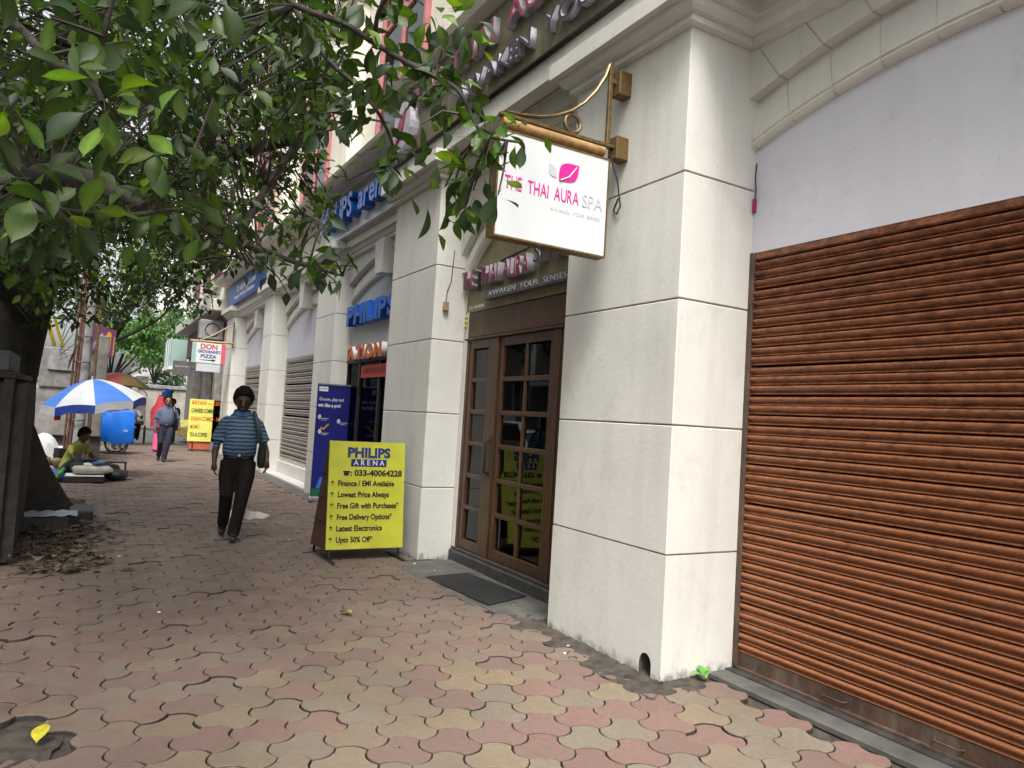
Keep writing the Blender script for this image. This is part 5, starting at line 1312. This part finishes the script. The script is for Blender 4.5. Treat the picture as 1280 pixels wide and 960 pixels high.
# vendor sitting on the ground in a lime shirt
sv = empty('person', (-.16, 15.35, 0), 'person in lime shirt sitting hunched beside the bags for sale', 'person', None, R(52))
T = [([(0, .12, .08), (0, .10, .22), (0, .05, .36), (0, -.02, .50), (0, -.07, .60), (0, -.09, .66)], [(.17, .14), (.165, .13), (.16, .125), (.175, .115), (.16, .10), (.07, .065)], 'lime_shirt', True),
     ([(-.10, .08, .12), (-.20, -.22, .34), (-.15, -.40, .10)], [.10, .08, .06], 'navy_trousers', False), ([(.10, .08, .12), (.20, -.22, .34), (.13, -.40, .10)], [.10, .08, .06], 'navy_trousers', False),
     ([(-.15, -.38, .05), (-.15, -.50, .035)], [.042, .03], 'skin_dark', False), ([(.13, -.38, .05), (.13, -.50, .035)], [.042, .03], 'skin_dark', False),
     ([(-.16, -.06, .58), (-.22, -.10, .46)], [.062, .06], 'lime_shirt', False), ([(-.22, -.10, .48), (-.24, -.18, .36), (-.12, -.32, .36)], [.042, .04, .026], 'skin_dark', False),
     ([(.16, -.06, .58), (.22, -.10, .46)], [.062, .06], 'lime_shirt', False), ([(.22, -.10, .48), (.24, -.18, .36), (.12, -.32, .36)], [.042, .04, .026], 'skin_dark', False),
     ([(0, -.09, .64), (0, -.13, .71)], [.055, .055], 'skin_dark', False)]
for w, d in (((-.13, -.31, .36), (.7, -.6, .0)), ((.13, -.31, .36), (-.7, -.6, 0))): T += [(p, r, 'skin_dark', h) for p, r, _, h in hand(w, d, (0, .1, -1), 1, 1, .5)]
H, P_ = head_tubes((0, -.17, .775), 'skin_dark', .45); T += H
blend_body('body', T, None, sv, .014, 3); face_bits(P_, sv, M['hair'], brow=False)

# ================================================================ THE STREET VENDOR'S THINGS
def umbrella(name, label, base, apex_h, radius, drop, tiltx, tilty, panels, valance, pole_mat):
    u = empty(name, base, label, 'umbrella'); n = len(panels) * 1
    rot = Matrix.Rotation(tilty, 3, 'Y') @ Matrix.Rotation(tiltx, 3, 'X')
    piv = Vector((base[0], base[1], base[2] + apex_h))
    def pt(t, a, dz=0): 
        r = radius * t; return tuple(piv + rot @ Vector((r * math.cos(a), r * math.sin(a), -drop * (t ** 1.7) + dz)))
    for k in range(n):
        a0, a1 = 2 * math.pi * k / n, 2 * math.pi * (k + 1) / n; mb = MB(); S = 6; rows = []
        for i in range(7):
            t = i / 6; row = []
            for j in range(S + 1):
                a = a0 + (a1 - a0) * j / S; sag = 1 - .05 * math.sin(math.pi * j / S) * t; row.append(pt(t * sag + .002, a, -.03 * math.sin(math.pi * j / S) * t * (1 - t)))
            rows.append(row)
        for i in range(6):
            for j in range(S): mb.add([rows[i][j], rows[i][j + 1], rows[i + 1][j + 1], rows[i + 1][j]], [(0, 1, 2, 3)])
        p = mb.build('canopy_panel', M[panels[k]], u, True)
        if valance:
            mb = MB(); e0 = rows[-1]; e1 = [tuple(Vector(q) + Vector((0, 0, -.15 - .012 * math.sin(j * 2.1)))) for j, q in enumerate(e0)]
            for j in range(S): mb.add([e0[j], e0[j + 1], e1[j + 1], e1[j]], [(0, 1, 2, 3)])
            mb.build('valance', M[valance[k]], u, True)
        MB().tube([pt(.02, a0, -.012), pt(.5, a0, -.012), pt(.99, a0, -.012)], .006, 5).build('rib', M['steel'], u)
    MB().tube([base, tuple(piv + rot @ Vector((0, 0, .06)))], .016, 8).build('pole', M[pole_mat], u, True)
    return u
UB = (.02, 15.5, 0)
umbrella('umbrella', 'blue and white striped umbrella shading the pavement vendor', UB, 1.80, .86, .42, R(4), R(-9), ['umb_blue', 'umb_white'] * 4, ['umb_white', 'umb_deep'] * 4, 'umb_white')
umbrella('umbrella', 'dark red green and yellow umbrella behind the blue and white one', (.80, 26, 0), 2.28, .95, .42, R(0), R(4), ['umb_green', 'umb_red', 'umb_yellow', 'umb_green', 'umb_red', 'umb_red', 'umb_yellow', 'umb_green'], None, 'dark_wood')
def bag(name, label, cat, c, dims, mat, rz=0.0, n=14, puff=.5, group='bags laid out by the vendor'):
    mb = MB(); rg = []
    for i in range(7):
        t = i / 6 * 2 - 1; k = (1 - abs(t) ** 3.5) ** .5 * .96 + .04
        rg.append([(dims[0] * .5 * k * abs(math.cos(a)) ** puff * math.copysign(1, math.cos(a)) * (1 + .05 * math.sin(3 * a + i)), dims[1] * .5 * k * abs(math.sin(a)) ** puff * math.copysign(1, math.sin(a)) * (1 + .05 * math.cos(2 * a + i)), dims[2] * .5 * (t + 1)) for a in [2 * math.pi * j / n for j in range(n)]])
    mb.loft(rg); o = mb.build(name, M[mat], None, True); o.location = c; o.rotation_euler = (0, 0, rz); return tag(o, label, cat, group)
tray = empty('display_mat', (0, 14.6, 0), 'low dark case with white rim under the bags on the pavement', 'case')
MB().box(-.28, .33, 14.36, 14.86, .004, .11, c=.02).build('case', M['black_bag'], tray); MB().box(-.26, .32, 14.35, 14.85, .112, .125, c=.005).build('rim', M['print_white'], tray)
bag('soft_bag', 'pale grey padded bag lying on the dark case', 'bag', (.14, 14.6, .127), (.62, .36, .17), 'bag_grey', .1)
bag('soft_bag', 'rumpled white bag behind the pale grey one', 'bag', (.05, 15.0, .0), (.42, .3, .30), 'white_shirt', .4)
bag('soft_bag', 'blue striped bag at the end nearest the tree', 'bag', (-.40, 14.62, .0), (.22, .45, .22), 'bag_blue', .2)
bag('soft_bag', 'black bag on the outer end of the display', 'bag', (.52, 14.95, .0), (.34, .5, .20), 'black_bag', -.3)
bag('soft_bag', 'black bag standing behind the pale padded one', 'bag', (.36, 15.25, .0), (.4, .35, .30), 'black_bag', .5)
bag('soft_bag', 'blue denim bundle at the knees of the seated vendor', 'bag', (.10, 15.35, .0), (.3, .25, .30), 'bag_blue', .9)
bag('soft_bag', 'dark backpack leaning on the pale padded bag', 'bag', (-.10, 14.85, .127), (.20, .22, .2), 'black_bag', .3)
bag('soft_bag', 'brown bundle pushed against the foot of the utility pole', 'bag', (-.45, 16.3, 0), (.35, .3, .28), 'cardboard', .6)
bag('soft_bag', 'white plastic bundle between the vendor and the tree', 'bag', (-.62, 15.2, 0), (.3, .35, .24), 'white_shirt', 1.1)
bag('soft_bag', 'small navy pouch on the pale padded bag', 'bag', (.22, 14.55, .29), (.2, .14, .07), 'bag_blue', .7)
for bx, by, bw, bh, mt, lb in ((-.72, 16.0, .34, .30, 'cardboard', 'cardboard carton beside the seated vendor'), (-.35, 16.9, .3, .42, 'dark_wood', 'dark wooden crate at the base of the utility pole'), (-.95, 15.1, .36, .22, 'grey_wood', 'weathered crate half hidden by the tree trunk')):
    bx_ = MB(); bx_.box(-bw / 2, bw / 2, -bw * .4, bw * .4, 0, bh, c=.008); bx_.box(-bw / 2 - .006, bw / 2 + .006, -bw * .4 - .006, bw * .4 + .006, bh * .62, bh * .74, c=.003); o = bx_.build('crate', M[mt]); o.location = (bx, by, 0); o.rotation_euler = (0, 0, random.uniform(-.4, .4)); tag(o, lb, 'crate', 'crates by the vendor')
stl = empty('low_stool', (.52, 15.5, 0), 'small black folding stool among the bags', 'stool')
MB().box(.34, .70, 15.38, 15.62, .27, .29, c=.005).build('seat', M['black_metal'], stl)
for x, y in ((.36, 15.4), (.68, 15.4), (.36, 15.6), (.68, 15.6)): MB().tube([(x, y, .27), (x, y, 0)], .012, 6).build('leg', M['black_metal'], stl)
ys_ = MB(); ys_.tube([(-.28, 14.4, .25), (-.36, 14.38, .14), (-.42, 14.36, .02)], [(.025, .008)] * 3, 6); o = ys_.build('yellow_strap', M['weed_green'], None, True); tag(o, 'lime yellow strap hanging over the dark case', 'strap')
paper = MB(); paper.add([(-.1, 13.7, .012), (.25, 13.75, .010), (.27, 14.05, .012), (-.08, 14.0, .02)], [(0, 1, 2, 3)]); paper.add([(-.1, 13.7, .008), (.25, 13.75, .006), (.27, 14.05, .008), (-.08, 14.0, .016)], [(3, 2, 1, 0)]); 
tagm = MB(); tagm.box(-.52, -.42, 15.2, 15.212, 1.02, 1.24, c=.003); o = tagm.build('price_tag', M['red_tag']); tag(o, 'red printed card dangling from the rim of the blue umbrella', 'card')
MB().tube([(-.47, 15.206, 1.24), (-.47, 15.25, 1.42)], .003, 4).build('string', M['black_metal'], o)
lettering('lettering', 'SALE', .04, (-.47, 15.199, 1.14), FACE_BACK, M['print_white'], o, width=.07)
# blue tarpaulin cart
ct = empty('hand_cart', (.55, 22, 0), 'hand cart wrapped in bright blue tarpaulin', 'cart')
mb = MB(); rg = []
for i in range(13):
    t = i / 12; x = .02 + 1.06 * t; bulge = math.sin(math.pi * t) ** .4
    zt = 1.03 + .10 * math.sin(2.2 * t + .4) + .04 * math.sin(9 * t); zb = .30 + .03 * math.sin(7 * t); yf = 21.62 - .05 * bulge + .02 * math.sin(11 * t)
    rg.append([(x + .04 * math.sin(3 * zb), yf + .03, zb), (x, yf - .03, .5 + .02 * math.sin(5 * t)), (x - .01, yf - .01 + .02 * math.sin(8 * t), .8), (x - .01, yf + .08, zt - .02), (x, yf + .40, zt + .03), (x, 22.4, zt - .04), (x, 22.45, .7), (x, 22.42, zb)])
mb.loft(rg); mb.build('tarpaulin', M['blue_tarp'], ct, True)
MB().box(.05, 1.05, 21.68, 22.38, .33, .40).build('deck', M['dark_wood'], ct)
for x, y in ((.70, 21.64), (.70, 22.42)):
    wl_ = MB(); wl_.tube([(x + .26 * math.cos(a), y, .27 + .26 * math.sin(a)) for a in [2 * math.pi * i / 24 for i in range(25)]], .022, 8); w_ = wl_.build('wheel', M['tyre'], ct, True)
    for k in range(6):
        a = math.pi * k / 6; MB().tube([(x - .25 * math.cos(a), y, .27 - .25 * math.sin(a)), (x + .25 * math.cos(a), y, .27 + .25 * math.sin(a))], .006, 5).build('spoke', M['steel'], w_)
for y in (21.68, 22.36): MB().tube([(.12, y, .34), (.10, y, .0)], .02, 6).build('leg', M['dark_wood'], ct)
MB().tube([(.14, 21.52, .5), (.02, 21.50, 1.25)], .03, 6).build('prop', M['grey_wood'], ct)
lettering('lettering', 'MOMO', .08, (.88, 21.53, .62), FACE_BACK, M['print_white'], ct, width=.1)
gs = empty('cart_goods', (.5, 22, 1.1), 'cardboard box and yellow can on top of the blue cart', 'goods')
MB().box(.32, .55, 21.9, 22.15, 1.14, 1.34, c=.01).build('box', M['cardboard'], gs); MB().tube([(.2, 22, 1.1), (.2, 22, 1.36)], .07, 10).build('can', M['yellow_cloth'], gs, True)

# ================================================================ ROADSIDE: shed, kerb blocks, pole, wall, hoarding
sh = empty('wooden_shed', (-1.1, 8.4, 0), 'dark weathered wooden stall beside the tree trunk', 'stall')
SX = -.61
for k in range(7):
    y0 = 7.62 + k * .23; MB().box(SX - .03 - .01 * (k % 2), SX - .01 * (k % 2), y0, y0 + .215, .02, 1.55 + .02 * (k % 3), c=.005).build('plank', M['dark_wood'] if k % 3 else M['grey_wood'], sh)
for k in range(6):
    x0 = -1.85 + k * .232; MB().box(x0, x0 + .224, 7.58, 7.61, .02, 1.56, c=.005).build('plank', M['grey_wood'] if k % 2 else M['dark_wood'], sh)
for x, y in ((SX + .01, 7.57), (SX + .02, 8.05), (SX + .01, 9.22), (-1.85, 7.57)): MB().box(x - .045, x + .035, y - .035, y + .035, 0, 1.62, c=.008).build('post', M['grey_wood'], sh)
MB().box(-2.0, SX + .06, 7.52, 9.4, 1.60, 1.66, c=.01).build('roof_board', M['dark_wood'], sh)
MB().box(-2.0, SX - .0, 7.55, 8.5, 1.662, 1.84, c=.012).build('roof_box', M['dull_teal'], sh)
for z in (.55, 1.1): MB().box(SX + .002, SX + .03, 7.6, 9.2, z, z + .06, c=.004).build('batten', M['grey_wood'], sh)
MB().box(SX - .04, SX + .012, 7.66, 7.72, .5, 1.3, c=.004).build('pipe', M['rust_pipe'], sh)
B('back_sheet', M['interior'], sh, -1.9, -.5, 7.63, 9.2, .02, 1.58)
kb = MB(); kb.prism([(-.62, 9.20), (-.10, 9.30), (.0, 9.48), (-.02, 9.80), (-.62, 9.66)], 0, .155, lambda u, v, h: (u, v, h)); o = kb.build('stone_block', M['dark_stone']); tag(o, 'dark stone block topped with crumpled foil under the tree', 'stone block', 'stone blocks')
pl = MB(); q = []
for i in range(9):
    for j in range(5):
        u, v = i / 8, j / 4; q.append((-.60 + .58 * u, 9.24 + .10 * u + (.44 + .02 * u) * v * (1 if u < .9 else .75), .166 + .012 * math.sin(3 * i + 2 * j) + .006 * random.random()))
fq = [(i * 5 + j, (i + 1) * 5 + j, (i + 1) * 5 + j + 1, i * 5 + j + 1) for i in range(8) for j in range(4)]
pl.add(q, fq); o = pl.build('foil_sheet', M['foil'], None, True); tag(o, 'crumpled bluish foil sheet spread on the stone block', 'foil')
kb = MB(); kb.box(-.12, .14, 10.0, 10.6, 0, .13, c=.02); o = kb.build('stone_block', M['dark_stone']); tag(o, 'bare dark kerb block against the tree roots', 'stone block', 'stone blocks')
# utility pole with bundled rusty conduits
up_ = empty('utility_pole', (-.22, 18.2, 0), 'grey utility pole strapped with rusty conduits behind the umbrella', 'pole')
MB().tube([(-.17, 18.2, -.1), (-.13, 18.2, 7)], .12, 14).build('mast', M['grey_pole'], up_, True)
for k, x in enumerate((-.36, -.31, -.42)): MB().tube([(x, 18.08 + .03 * k, 0), (x + .05, 18.1, 1.6), (x + .09, 18.1, 4.2)], .022 + .006 * (k == 1), 8).build('conduit', M['rust_pipe'], up_, True)
MB().tube([(.04, 18.1, 0), (.05, 18.1, 4)], .03, 8).build('conduit', M['rust_pipe'], up_, True)
for z in (.95, 1.6, 2.2, 2.75): 
    mb = MB(); mb.tube([(-.17 + .16 * math.cos(a) - .04, 18.16 + .15 * math.sin(a), z) for a in [2 * math.pi * i / 18 for i in range(19)]], .012, 6); mb.build('strap', M['black_metal'], up_, True)
mb = MB()
for k in range(5): mb.tube([(-.5 + .05 * k, 18.0, 3.2 - .2 * k), (-.62, 17.95, 2.6 - .1 * k), (-.45, 17.95, 2.2 - .05 * k), (-.3, 18.05, 2.6)], .008, 5)
mb.build('loose_cable', M['black_metal'], up_, True)
cw = empty('concrete_cubicle', (-.5, 19.5, 0), 'grey concrete cubicle with stained panels behind the utility pole', 'cubicle')
MB().box(-1.15, .28, 19.3, 20.6, .55, 1.62, c=.02).build('lower_block', M['concrete'], cw)
MB().box(-1.02, -.10, 19.25, 20.5, 1.63, 2.52, c=.02).build('upper_block', M['pale_brick'], cw)
MB().box(-.86, -.14, 19.20, 19.249, 2.02, 2.46, c=.01).build('door_panel', M['grey_pole'], cw)
MB().box(-1.1, .3, 19.4, 20.5, 0, .548).build('base', M['dark_stone'], cw)
MB().box(.02, .30, 19.28, 19.6, 1.64, 2.9, c=.02).build('pier', M['concrete'], cw)
dr = empty('covered_goods', (-.75, 17.4, 0), 'white cloth heaped over crates at the roadside', 'crates')
MB().box(-.98, -.42, 17.3, 17.9, 0, .38, c=.01).build('crate', M['dark_wood'], dr)
mb = MB(); rg = []
for i in range(9):
    t = i / 8; x = -1.0 + .60 * t; z = .40 + .26 * math.sin(math.pi * min(1, t * 1.15)) ** .7
    rg.append([(x, 17.25, .22 + .1 * math.sin(5 * t)), (x, 17.27, z * .8), (x, 17.4, z), (x, 17.65, z + .02), (x, 17.9, z * .9)])
mb.loft(rg, False, False); mb.build('cloth', M['white_shirt'], dr, True)
MB().box(-.40, -.15, 16.9, 17.3, 0, .24, c=.01).build('small_crate', M['grey_wood'], dr)
ho = empty('purple_hoarding', (.15, 20.8, 2.5), 'purple and orange printed hoarding tilted on the pole', 'hoarding')
mb = MB(); mb.add([(-.14, 20.8, 2.58), (.44, 20.95, 2.50), (.46, 20.95, 3.18), (-.14, 20.8, 3.30), (-.14, 20.84, 2.58), (.44, 20.99, 2.50), (.46, 20.99, 3.18), (-.14, 20.84, 3.30)], [(0, 1, 2, 3), (7, 6, 5, 4), (0, 4, 5, 1), (1, 5, 6, 2), (2, 6, 7, 3), (3, 7, 4, 0)]); mb.build('sheet', M['purple_print'], ho)
mb = MB(); mb.add([(.22, 20.885, 2.58), (.33, 20.914, 2.56), (.35, 20.919, 3.08), (.29, 20.90, 3.14), (.24, 20.89, 3.06)], [(0, 1, 2, 3, 4)]); mb.build('orange_panel', M['orange_print'], ho)
mb = MB(); mb.add([(.40, 20.936, 2.53), (.42, 20.941, 2.53), (.44, 20.946, 3.16), (.42, 20.941, 3.16)], [(0, 1, 2, 3)]); mb.build('edge_stripe', M['orange_print'], ho)
mb = MB(); mb.add([(-.12, 20.80, 2.62), (-.04, 20.82, 2.62), (.18, 20.876, 3.02), (.14, 20.866, 3.10)], [(0, 1, 2, 3)]); mb.build('grey_band', M['grey_pole'], ho)
MB().tube([(-.13, 18.3, 2.9), (-.1, 20.82, 2.95)], .015, 6).build('stay', M['black_metal'], ho)
yf = empty('yellow_cloth', (-.62, 14, 2.2), 'two yellow strips of cloth hanging from the tree', 'cloth')
for dx, w in ((0, .05), (.09, .04)):
    mb = MB(); rg = [[(-.70 + dx + .13 * t * (1 + dx * 3) + w * s + .006 * math.sin(9 * t), 14 + .02 * math.sin(6 * t + s), 2.76 - .50 * t) for s in (-.6, -.2, .2, .6)] for t in [i / 7 for i in range(8)]]
    mb.loft(rg, False, False); mb.build('strip', M['yellow_cloth'], yf, True)

# ================================================================ BEYOND: next building, crossing, far block
nbd = empty('neighbour_building', (5, 30, 0), 'greyish neighbouring building with maroon shutters beyond the last pillar', 'building')
B('lower_wall', M['pale_brick'], nbd, 3.55, 9, 23.6, 34, -.1, 3.3); B('upper_wall', M['upper_plaster'], nbd, 3.35, 9, 23.62, 34, 4.7, 12)
B('shop_band', M['maroon'], nbd, 3.45, 9, 23.6, 34, 3.3, 4.3); B('eave', M['stained_plaster'], nbd, 2.95, 9, 23.55, 34.2, 4.3, 4.68, c=.03)
for y in (24.6, 27.4, 30.2): 
    w_ = MB().box(3.30, 3.36, y, y + 1.5, 5.4, 8.2).build('shutter_window', M['maroon'], nbd)
    MB().box(3.26, 3.36, y - .1, y + 1.6, 5.28, 5.39).build('sill', M['upper_plaster'], w_)
    w_ = MB().box(3.30, 3.36, y, y + 1.5, 9.2, 11.6).build('shutter_window', M['maroon'], nbd)
for y in (24.0, 26.6, 29.4): MB().box(3.30, 3.56, y, y + .5, -.1, 3.29, c=.02).build('column', M['concrete'], nbd)
B('doorway', M['interior'], nbd, 3.53, 3.56, 24.7, 26.4, 0, 2.6)
cond = empty('air_conditioner', (3.1, 24.5, 3.4), 'bluish grey air conditioner unit above the pizza sign', 'air conditioner')
MB().box(2.75, 3.44, 24.0, 24.5, 3.45, 4.05, c=.02).build('case', M['grey_pole'], cond)
mb = MB(); mb.tube([(3.1 + .2 * math.cos(a), 23.99, 3.75 + .2 * math.sin(a)) for a in [2 * math.pi * i / 20 for i in range(21)]], .012, 6); mb.build('fan_guard', M['black_metal'], cond)
fw = empty('far_wall', (4, 46, 0), 'long beige boundary wall at the end of the street', 'wall')
B('panel', M['far_wall'], fw, -14, 12, 46, 46.3, -.15, 2.1); B('coping', M['grey_pole'], fw, -14.1, 12.1, 45.9, 46.4, 2.1, 2.32, c=.03)
for x in range(-13, 12, 3): B('pilaster', M['far_wall'], fw, x, x + .3, 45.9, 46.0, -.15, 2.1)
fb = empty('far_building', (6, 64, 0), 'white balconied apartment block far down the street', 'building')
B('wall', M['far_white'], fb, 3.8, 20, 62, 74, -.1, 16)
for z in (3.2, 6.4, 9.6, 12.8):
    b_ = MB().box(3.0, 3.79, 62, 73, z, z + .2).build('balcony', M['far_white'], fb)
    rb_ = MB(); rb_.box(3.0, 3.05, 62, 73, z + .95, z + 1.02)
    for y in np.arange(62, 73, .5): rb_.box(3.0, 3.04, y, y + .04, z + .2, z + .95)
    rb_.build('railing', M['grey_pole'], b_)
    for x in (4.6, 7.2, 9.8):
        w_ = MB().box(x, x + 1.2, 61.95, 61.995, z + .9, z + 2.3).build('window', M['window_glass'], fb); MB().box(x - .1, x + 1.3, 61.9, 61.99, z + .75, z + .86).build('sill', M['far_white'], w_)
gf = empty('glass_canopy', (2.7, 36, 2.5), 'pale green glazed balcony jutting out past the pizza sign', 'balcony')
MB().box(2.9, 3.6, 35, 38, 3.0, 4.2).build('glazing', M['print_green'], gf)
MB().box(2.85, 3.6, 34.9, 38, 2.85, 2.99).build('floor_slab', M['far_white'], gf)
for y in (35, 36, 37): MB().box(2.88, 2.92, y, y + .06, 3.0, 4.25).build('mullion', M['white_paint'], gf)
# yellow taxi crossing, cycle rickshaw with blue hood, motorcycle
def car(name, label, cat, loc, rz, body, k=1.0, group=None):
    c = empty(name, loc, label, cat, group, rz); c.scale = (k, k, k)
    prof = [(-2.05, .32), (-2.1, .62), (-1.95, .86), (-1.15, .95), (-.55, 1.42), (.85, 1.46), (1.45, 1.0), (1.98, .92), (2.1, .6), (2.05, .32)]
    mb = MB(); rg = []
    for y, s in ((-.80, .93), (-.84, 1.0), (-.5, 1.0), (.5, 1.0), (.84, 1.0), (.80, .93)):
        rg.append([(x * (1 if abs(y) < .83 else .985), y * (.86 if z > 1.2 else 1), .32 + (z - .32) * s) for x, z in prof])
    mb.loft(rg); mb.build('body', M[body], c, True, local=True)
    for s in (-1, 1):
        mb = MB(); mb.add([(-1.0, s * .842, .98), (.30, s * .842, .98), (.28, s * .735, 1.36), (-.52, s * .735, 1.36)], [(0, 1, 2, 3)]); mb.add([(.36, s * .842, .98), (1.25, s * .842, .98), (.80, s * .735, 1.38), (.34, s * .735, 1.37)], [(0, 1, 2, 3)]); mb.build('side_window', M['car_dark'], c, local=True)
        for x in (-1.3, 1.3):
            w_ = MB(); w_.tube([(x, s * .70, .31), (x, s * .86, .31)], .31, 18); wo = w_.build('wheel', M['tyre'], c, True, local=True)
            w2 = MB(); w2.tube([(x, s * .862, .31), (x, s * .875, .31)], .17, 14); w2.build('rim', M['steel'], wo, local=True)
    mb = MB(); mb.add([(-1.12, -.66, .98), (-1.12, .66, .98), (-.60, .60, 1.39), (-.60, -.60, 1.39)], [(0, 1, 2, 3)]); mb.build('windscreen', M['car_dark'], c, local=True)
    for s in (-1, 1): MB().ball((-2.06, s * .6, .66), .10, 8, 5, (.4, 1.4, 1)).build('headlight', M['white_acrylic'], c, True, local=True)
    return c
car('taxi', 'yellow taxi crossing at the end of the pavement', 'taxi', (5.2, 31.2, -.13), R(8), 'taxi_yellow')
car('parked_car', 'white parked car across the road mirrored in the door glass', 'car', (-3.6, 17.2, -.13), R(90), 'car_white')
car('parked_car', 'dark parked car across the road mirrored in the door glass', 'car', (-3.5, 12.3, -.13), R(92), 'car_dark')
rk = empty('cycle_rickshaw', (1.35, 28.6, -.13), 'cycle rickshaw with a bright blue hood', 'rickshaw')
mb = MB(); mb.loft([[(1.40 + .34 * math.cos(a), y, 1.56 + .26 * math.sin(a)) for a in [math.pi * j / 10 for j in range(11)]] for y in (28.2, 28.5, 28.9)], False, False); mb.build('hood', M['sky_blue_plastic'], rk, True)
MB().box(1.10, 1.7, 28.5, 28.95, .55, .72, c=.03).build('seat', M['black_bag'], rk); MB().box(1.08, 1.72, 28.9, 29.0, .55, 1.5, c=.02).build('backrest', M['print_white'], rk)
for x in (1.04, 1.76):
    wl_ = MB(); wl_.tube([(x, 28.7 + .33 * math.cos(a), .22 + .33 * math.sin(a)) for a in [2 * math.pi * i / 20 for i in range(21)]], .02, 6); wl_.build('wheel', M['tyre'], rk, True)
for x in (1.1, 1.7): MB().tube([(x, 28.3, .6), (x, 28.25, 1.5)], .012, 6).build('hood_post', M['steel'], rk)
mc = empty('motorcycle', (1.2, 27.2, -.13), 'dark motorcycle facing along the street behind the cart', 'motorcycle')
for y in (26.75, 27.95):
    wl_ = MB(); wl_.tube([(1.28, y + .27 * math.cos(a), .18 + .27 * math.sin(a)) for a in [2 * math.pi * i / 20 for i in range(21)]], .05, 8); w_ = wl_.build('wheel', M['tyre'], mc, True)
    MB().tube([(1.25, y, .18), (1.31, y, .18)], .14, 12).build('rim', M['steel'], w_)
mb = MB(); mb.tube([(1.28, 26.8, .62), (1.28, 27.1, .70), (1.28, 27.4, .66), (1.28, 27.9, .70)], [.07, .15, .14, .08], 10); mb.build('tank', M['car_dark'], mc, True)
MB().box(1.14, 1.42, 27.2, 27.6, .12, .5, c=.04).build('engine', M['black_metal'], mc); MB().tube([(1.28, 26.75, .2), (1.28, 26.9, .8)], .03, 8).build('fork', M['steel'], mc)
MB().tube([(.98, 26.95, .92), (1.28, 26.9, .86), (1.58, 26.95, .92)], .015, 6).build('handlebar', M['steel'], mc, True); MB().ball((1.28, 26.76, .74), .09, 10, 6).build('headlight', M['white_acrylic'], mc, True)
rd = empty('person', (1.28, 27.5, -.13), 'person in white shirt and helmet riding the dark motorcycle', 'person')
T = [([(0, .1, .72), (0, .07, .85), (0, .02, 1.05), (0, 0, 1.2), (0, -.01, 1.27)], [(.16, .13), (.16, .125), (.165, .12), (.17, .10), (.07, .07)], 'white_shirt', True)]
for s in (-1, 1):
    T += [([(s * .09, .08, .76), (s * .20, -.28, .72), (s * .19, -.14, .30)], [.095, .075, .06], 'trousers', False), ([(s * .19, -.12, .28), (s * .19, -.26, .25)], [.045, .035], 'leather', False),
          ([(s * .165, .0, 1.18), (s * .24, -.12, 1.02)], [.06, .055], 'white_shirt', False), ([(s * .24, -.1, 1.04), (s * .27, -.26, .96), (s * .27, -.50, 1.03)], [.045, .04, .028], 'skin_dark', False)]
    T += [(p, r, 'skin_dark', h) for p, r, _, h in hand((s * .27, -.50, 1.03), (0, -1, .1), (0, -.1, -1), -s, 1, .8)]
T.append(([(0, -.01, 1.26), (0, -.03, 1.34)], [.055, .055], 'skin_dark', False)); H, P_ = head_tubes((0, -.05, 1.42), 'skin_dark'); T += H
blend_body('body', T, None, rd, .018, 3); face_bits(P_, rd, M['white_paint'], brow=False)
bsx = empty('plastic_stack', (2.3, 29.0, 1.2), 'stack of blue plastic tubs carried high behind the crowd', 'tubs')
for k in range(3): MB().tube([(2.32 + .06 * k, 29.0, 1.46 + .14 * k), (2.36 + .06 * k, 29.0, 1.60 + .14 * k)], [.20 - .03 * k, .23 - .03 * k], 12).build('tub', M['sign_blue'], bsx, True)
MB().tube([(2.33, 29.0, -.1), (2.33, 29, 1.46)], .02, 6).build('stand', M['black_metal'], bsx)
# houses across the road: they close the street and are what the door glass mirrors
for i, (y0, y1, mt, lab) in enumerate(((-2, 9, 'far_white', 'white house across the road with rows of windows'), (9.3, 21, 'upper_plaster', 'cream house across the road with striped awning'), (21.3, 34, 'pale_brick', 'grey brick house across the road beyond the tree'))):
    h = empty('house', (-14, (y0 + y1) / 2, 0), lab, 'building', 'houses across the road')
    B('wall', M[mt], h, -22, -13, y0, y1, -.15, 11); B('roof', M['concrete'], h, -22.2, -12.7, y0 - .1, y1 + .1, 11, 11.4)
    for z in (1.0, 4.4, 7.8):
        for y in np.arange(y0 + 1, y1 - 1.4, 2.6):
            w_ = MB().box(-13.05, -12.98, y, y + 1.4, z, z + 2.0).build('window', M['window_glass'], h); fr_ = MB(); fr_.box(-13.0, -12.94, y - .1, y, z - .1, z + 2.1); fr_.box(-13.0, -12.94, y + 1.4, y + 1.5, z - .1, z + 2.1); fr_.box(-13.0, -12.945, y, y + 1.4, z + 2.0, z + 2.1); fr_.box(-13.0, -12.945, y + .67, y + .73, z, z + 2.0); fr_.build('frame', M['white_paint'], w_)
    B('awning', M['umb_white'], h, -13, -11.6, y0 + .3, y1 - .3, 3.3, 3.5)
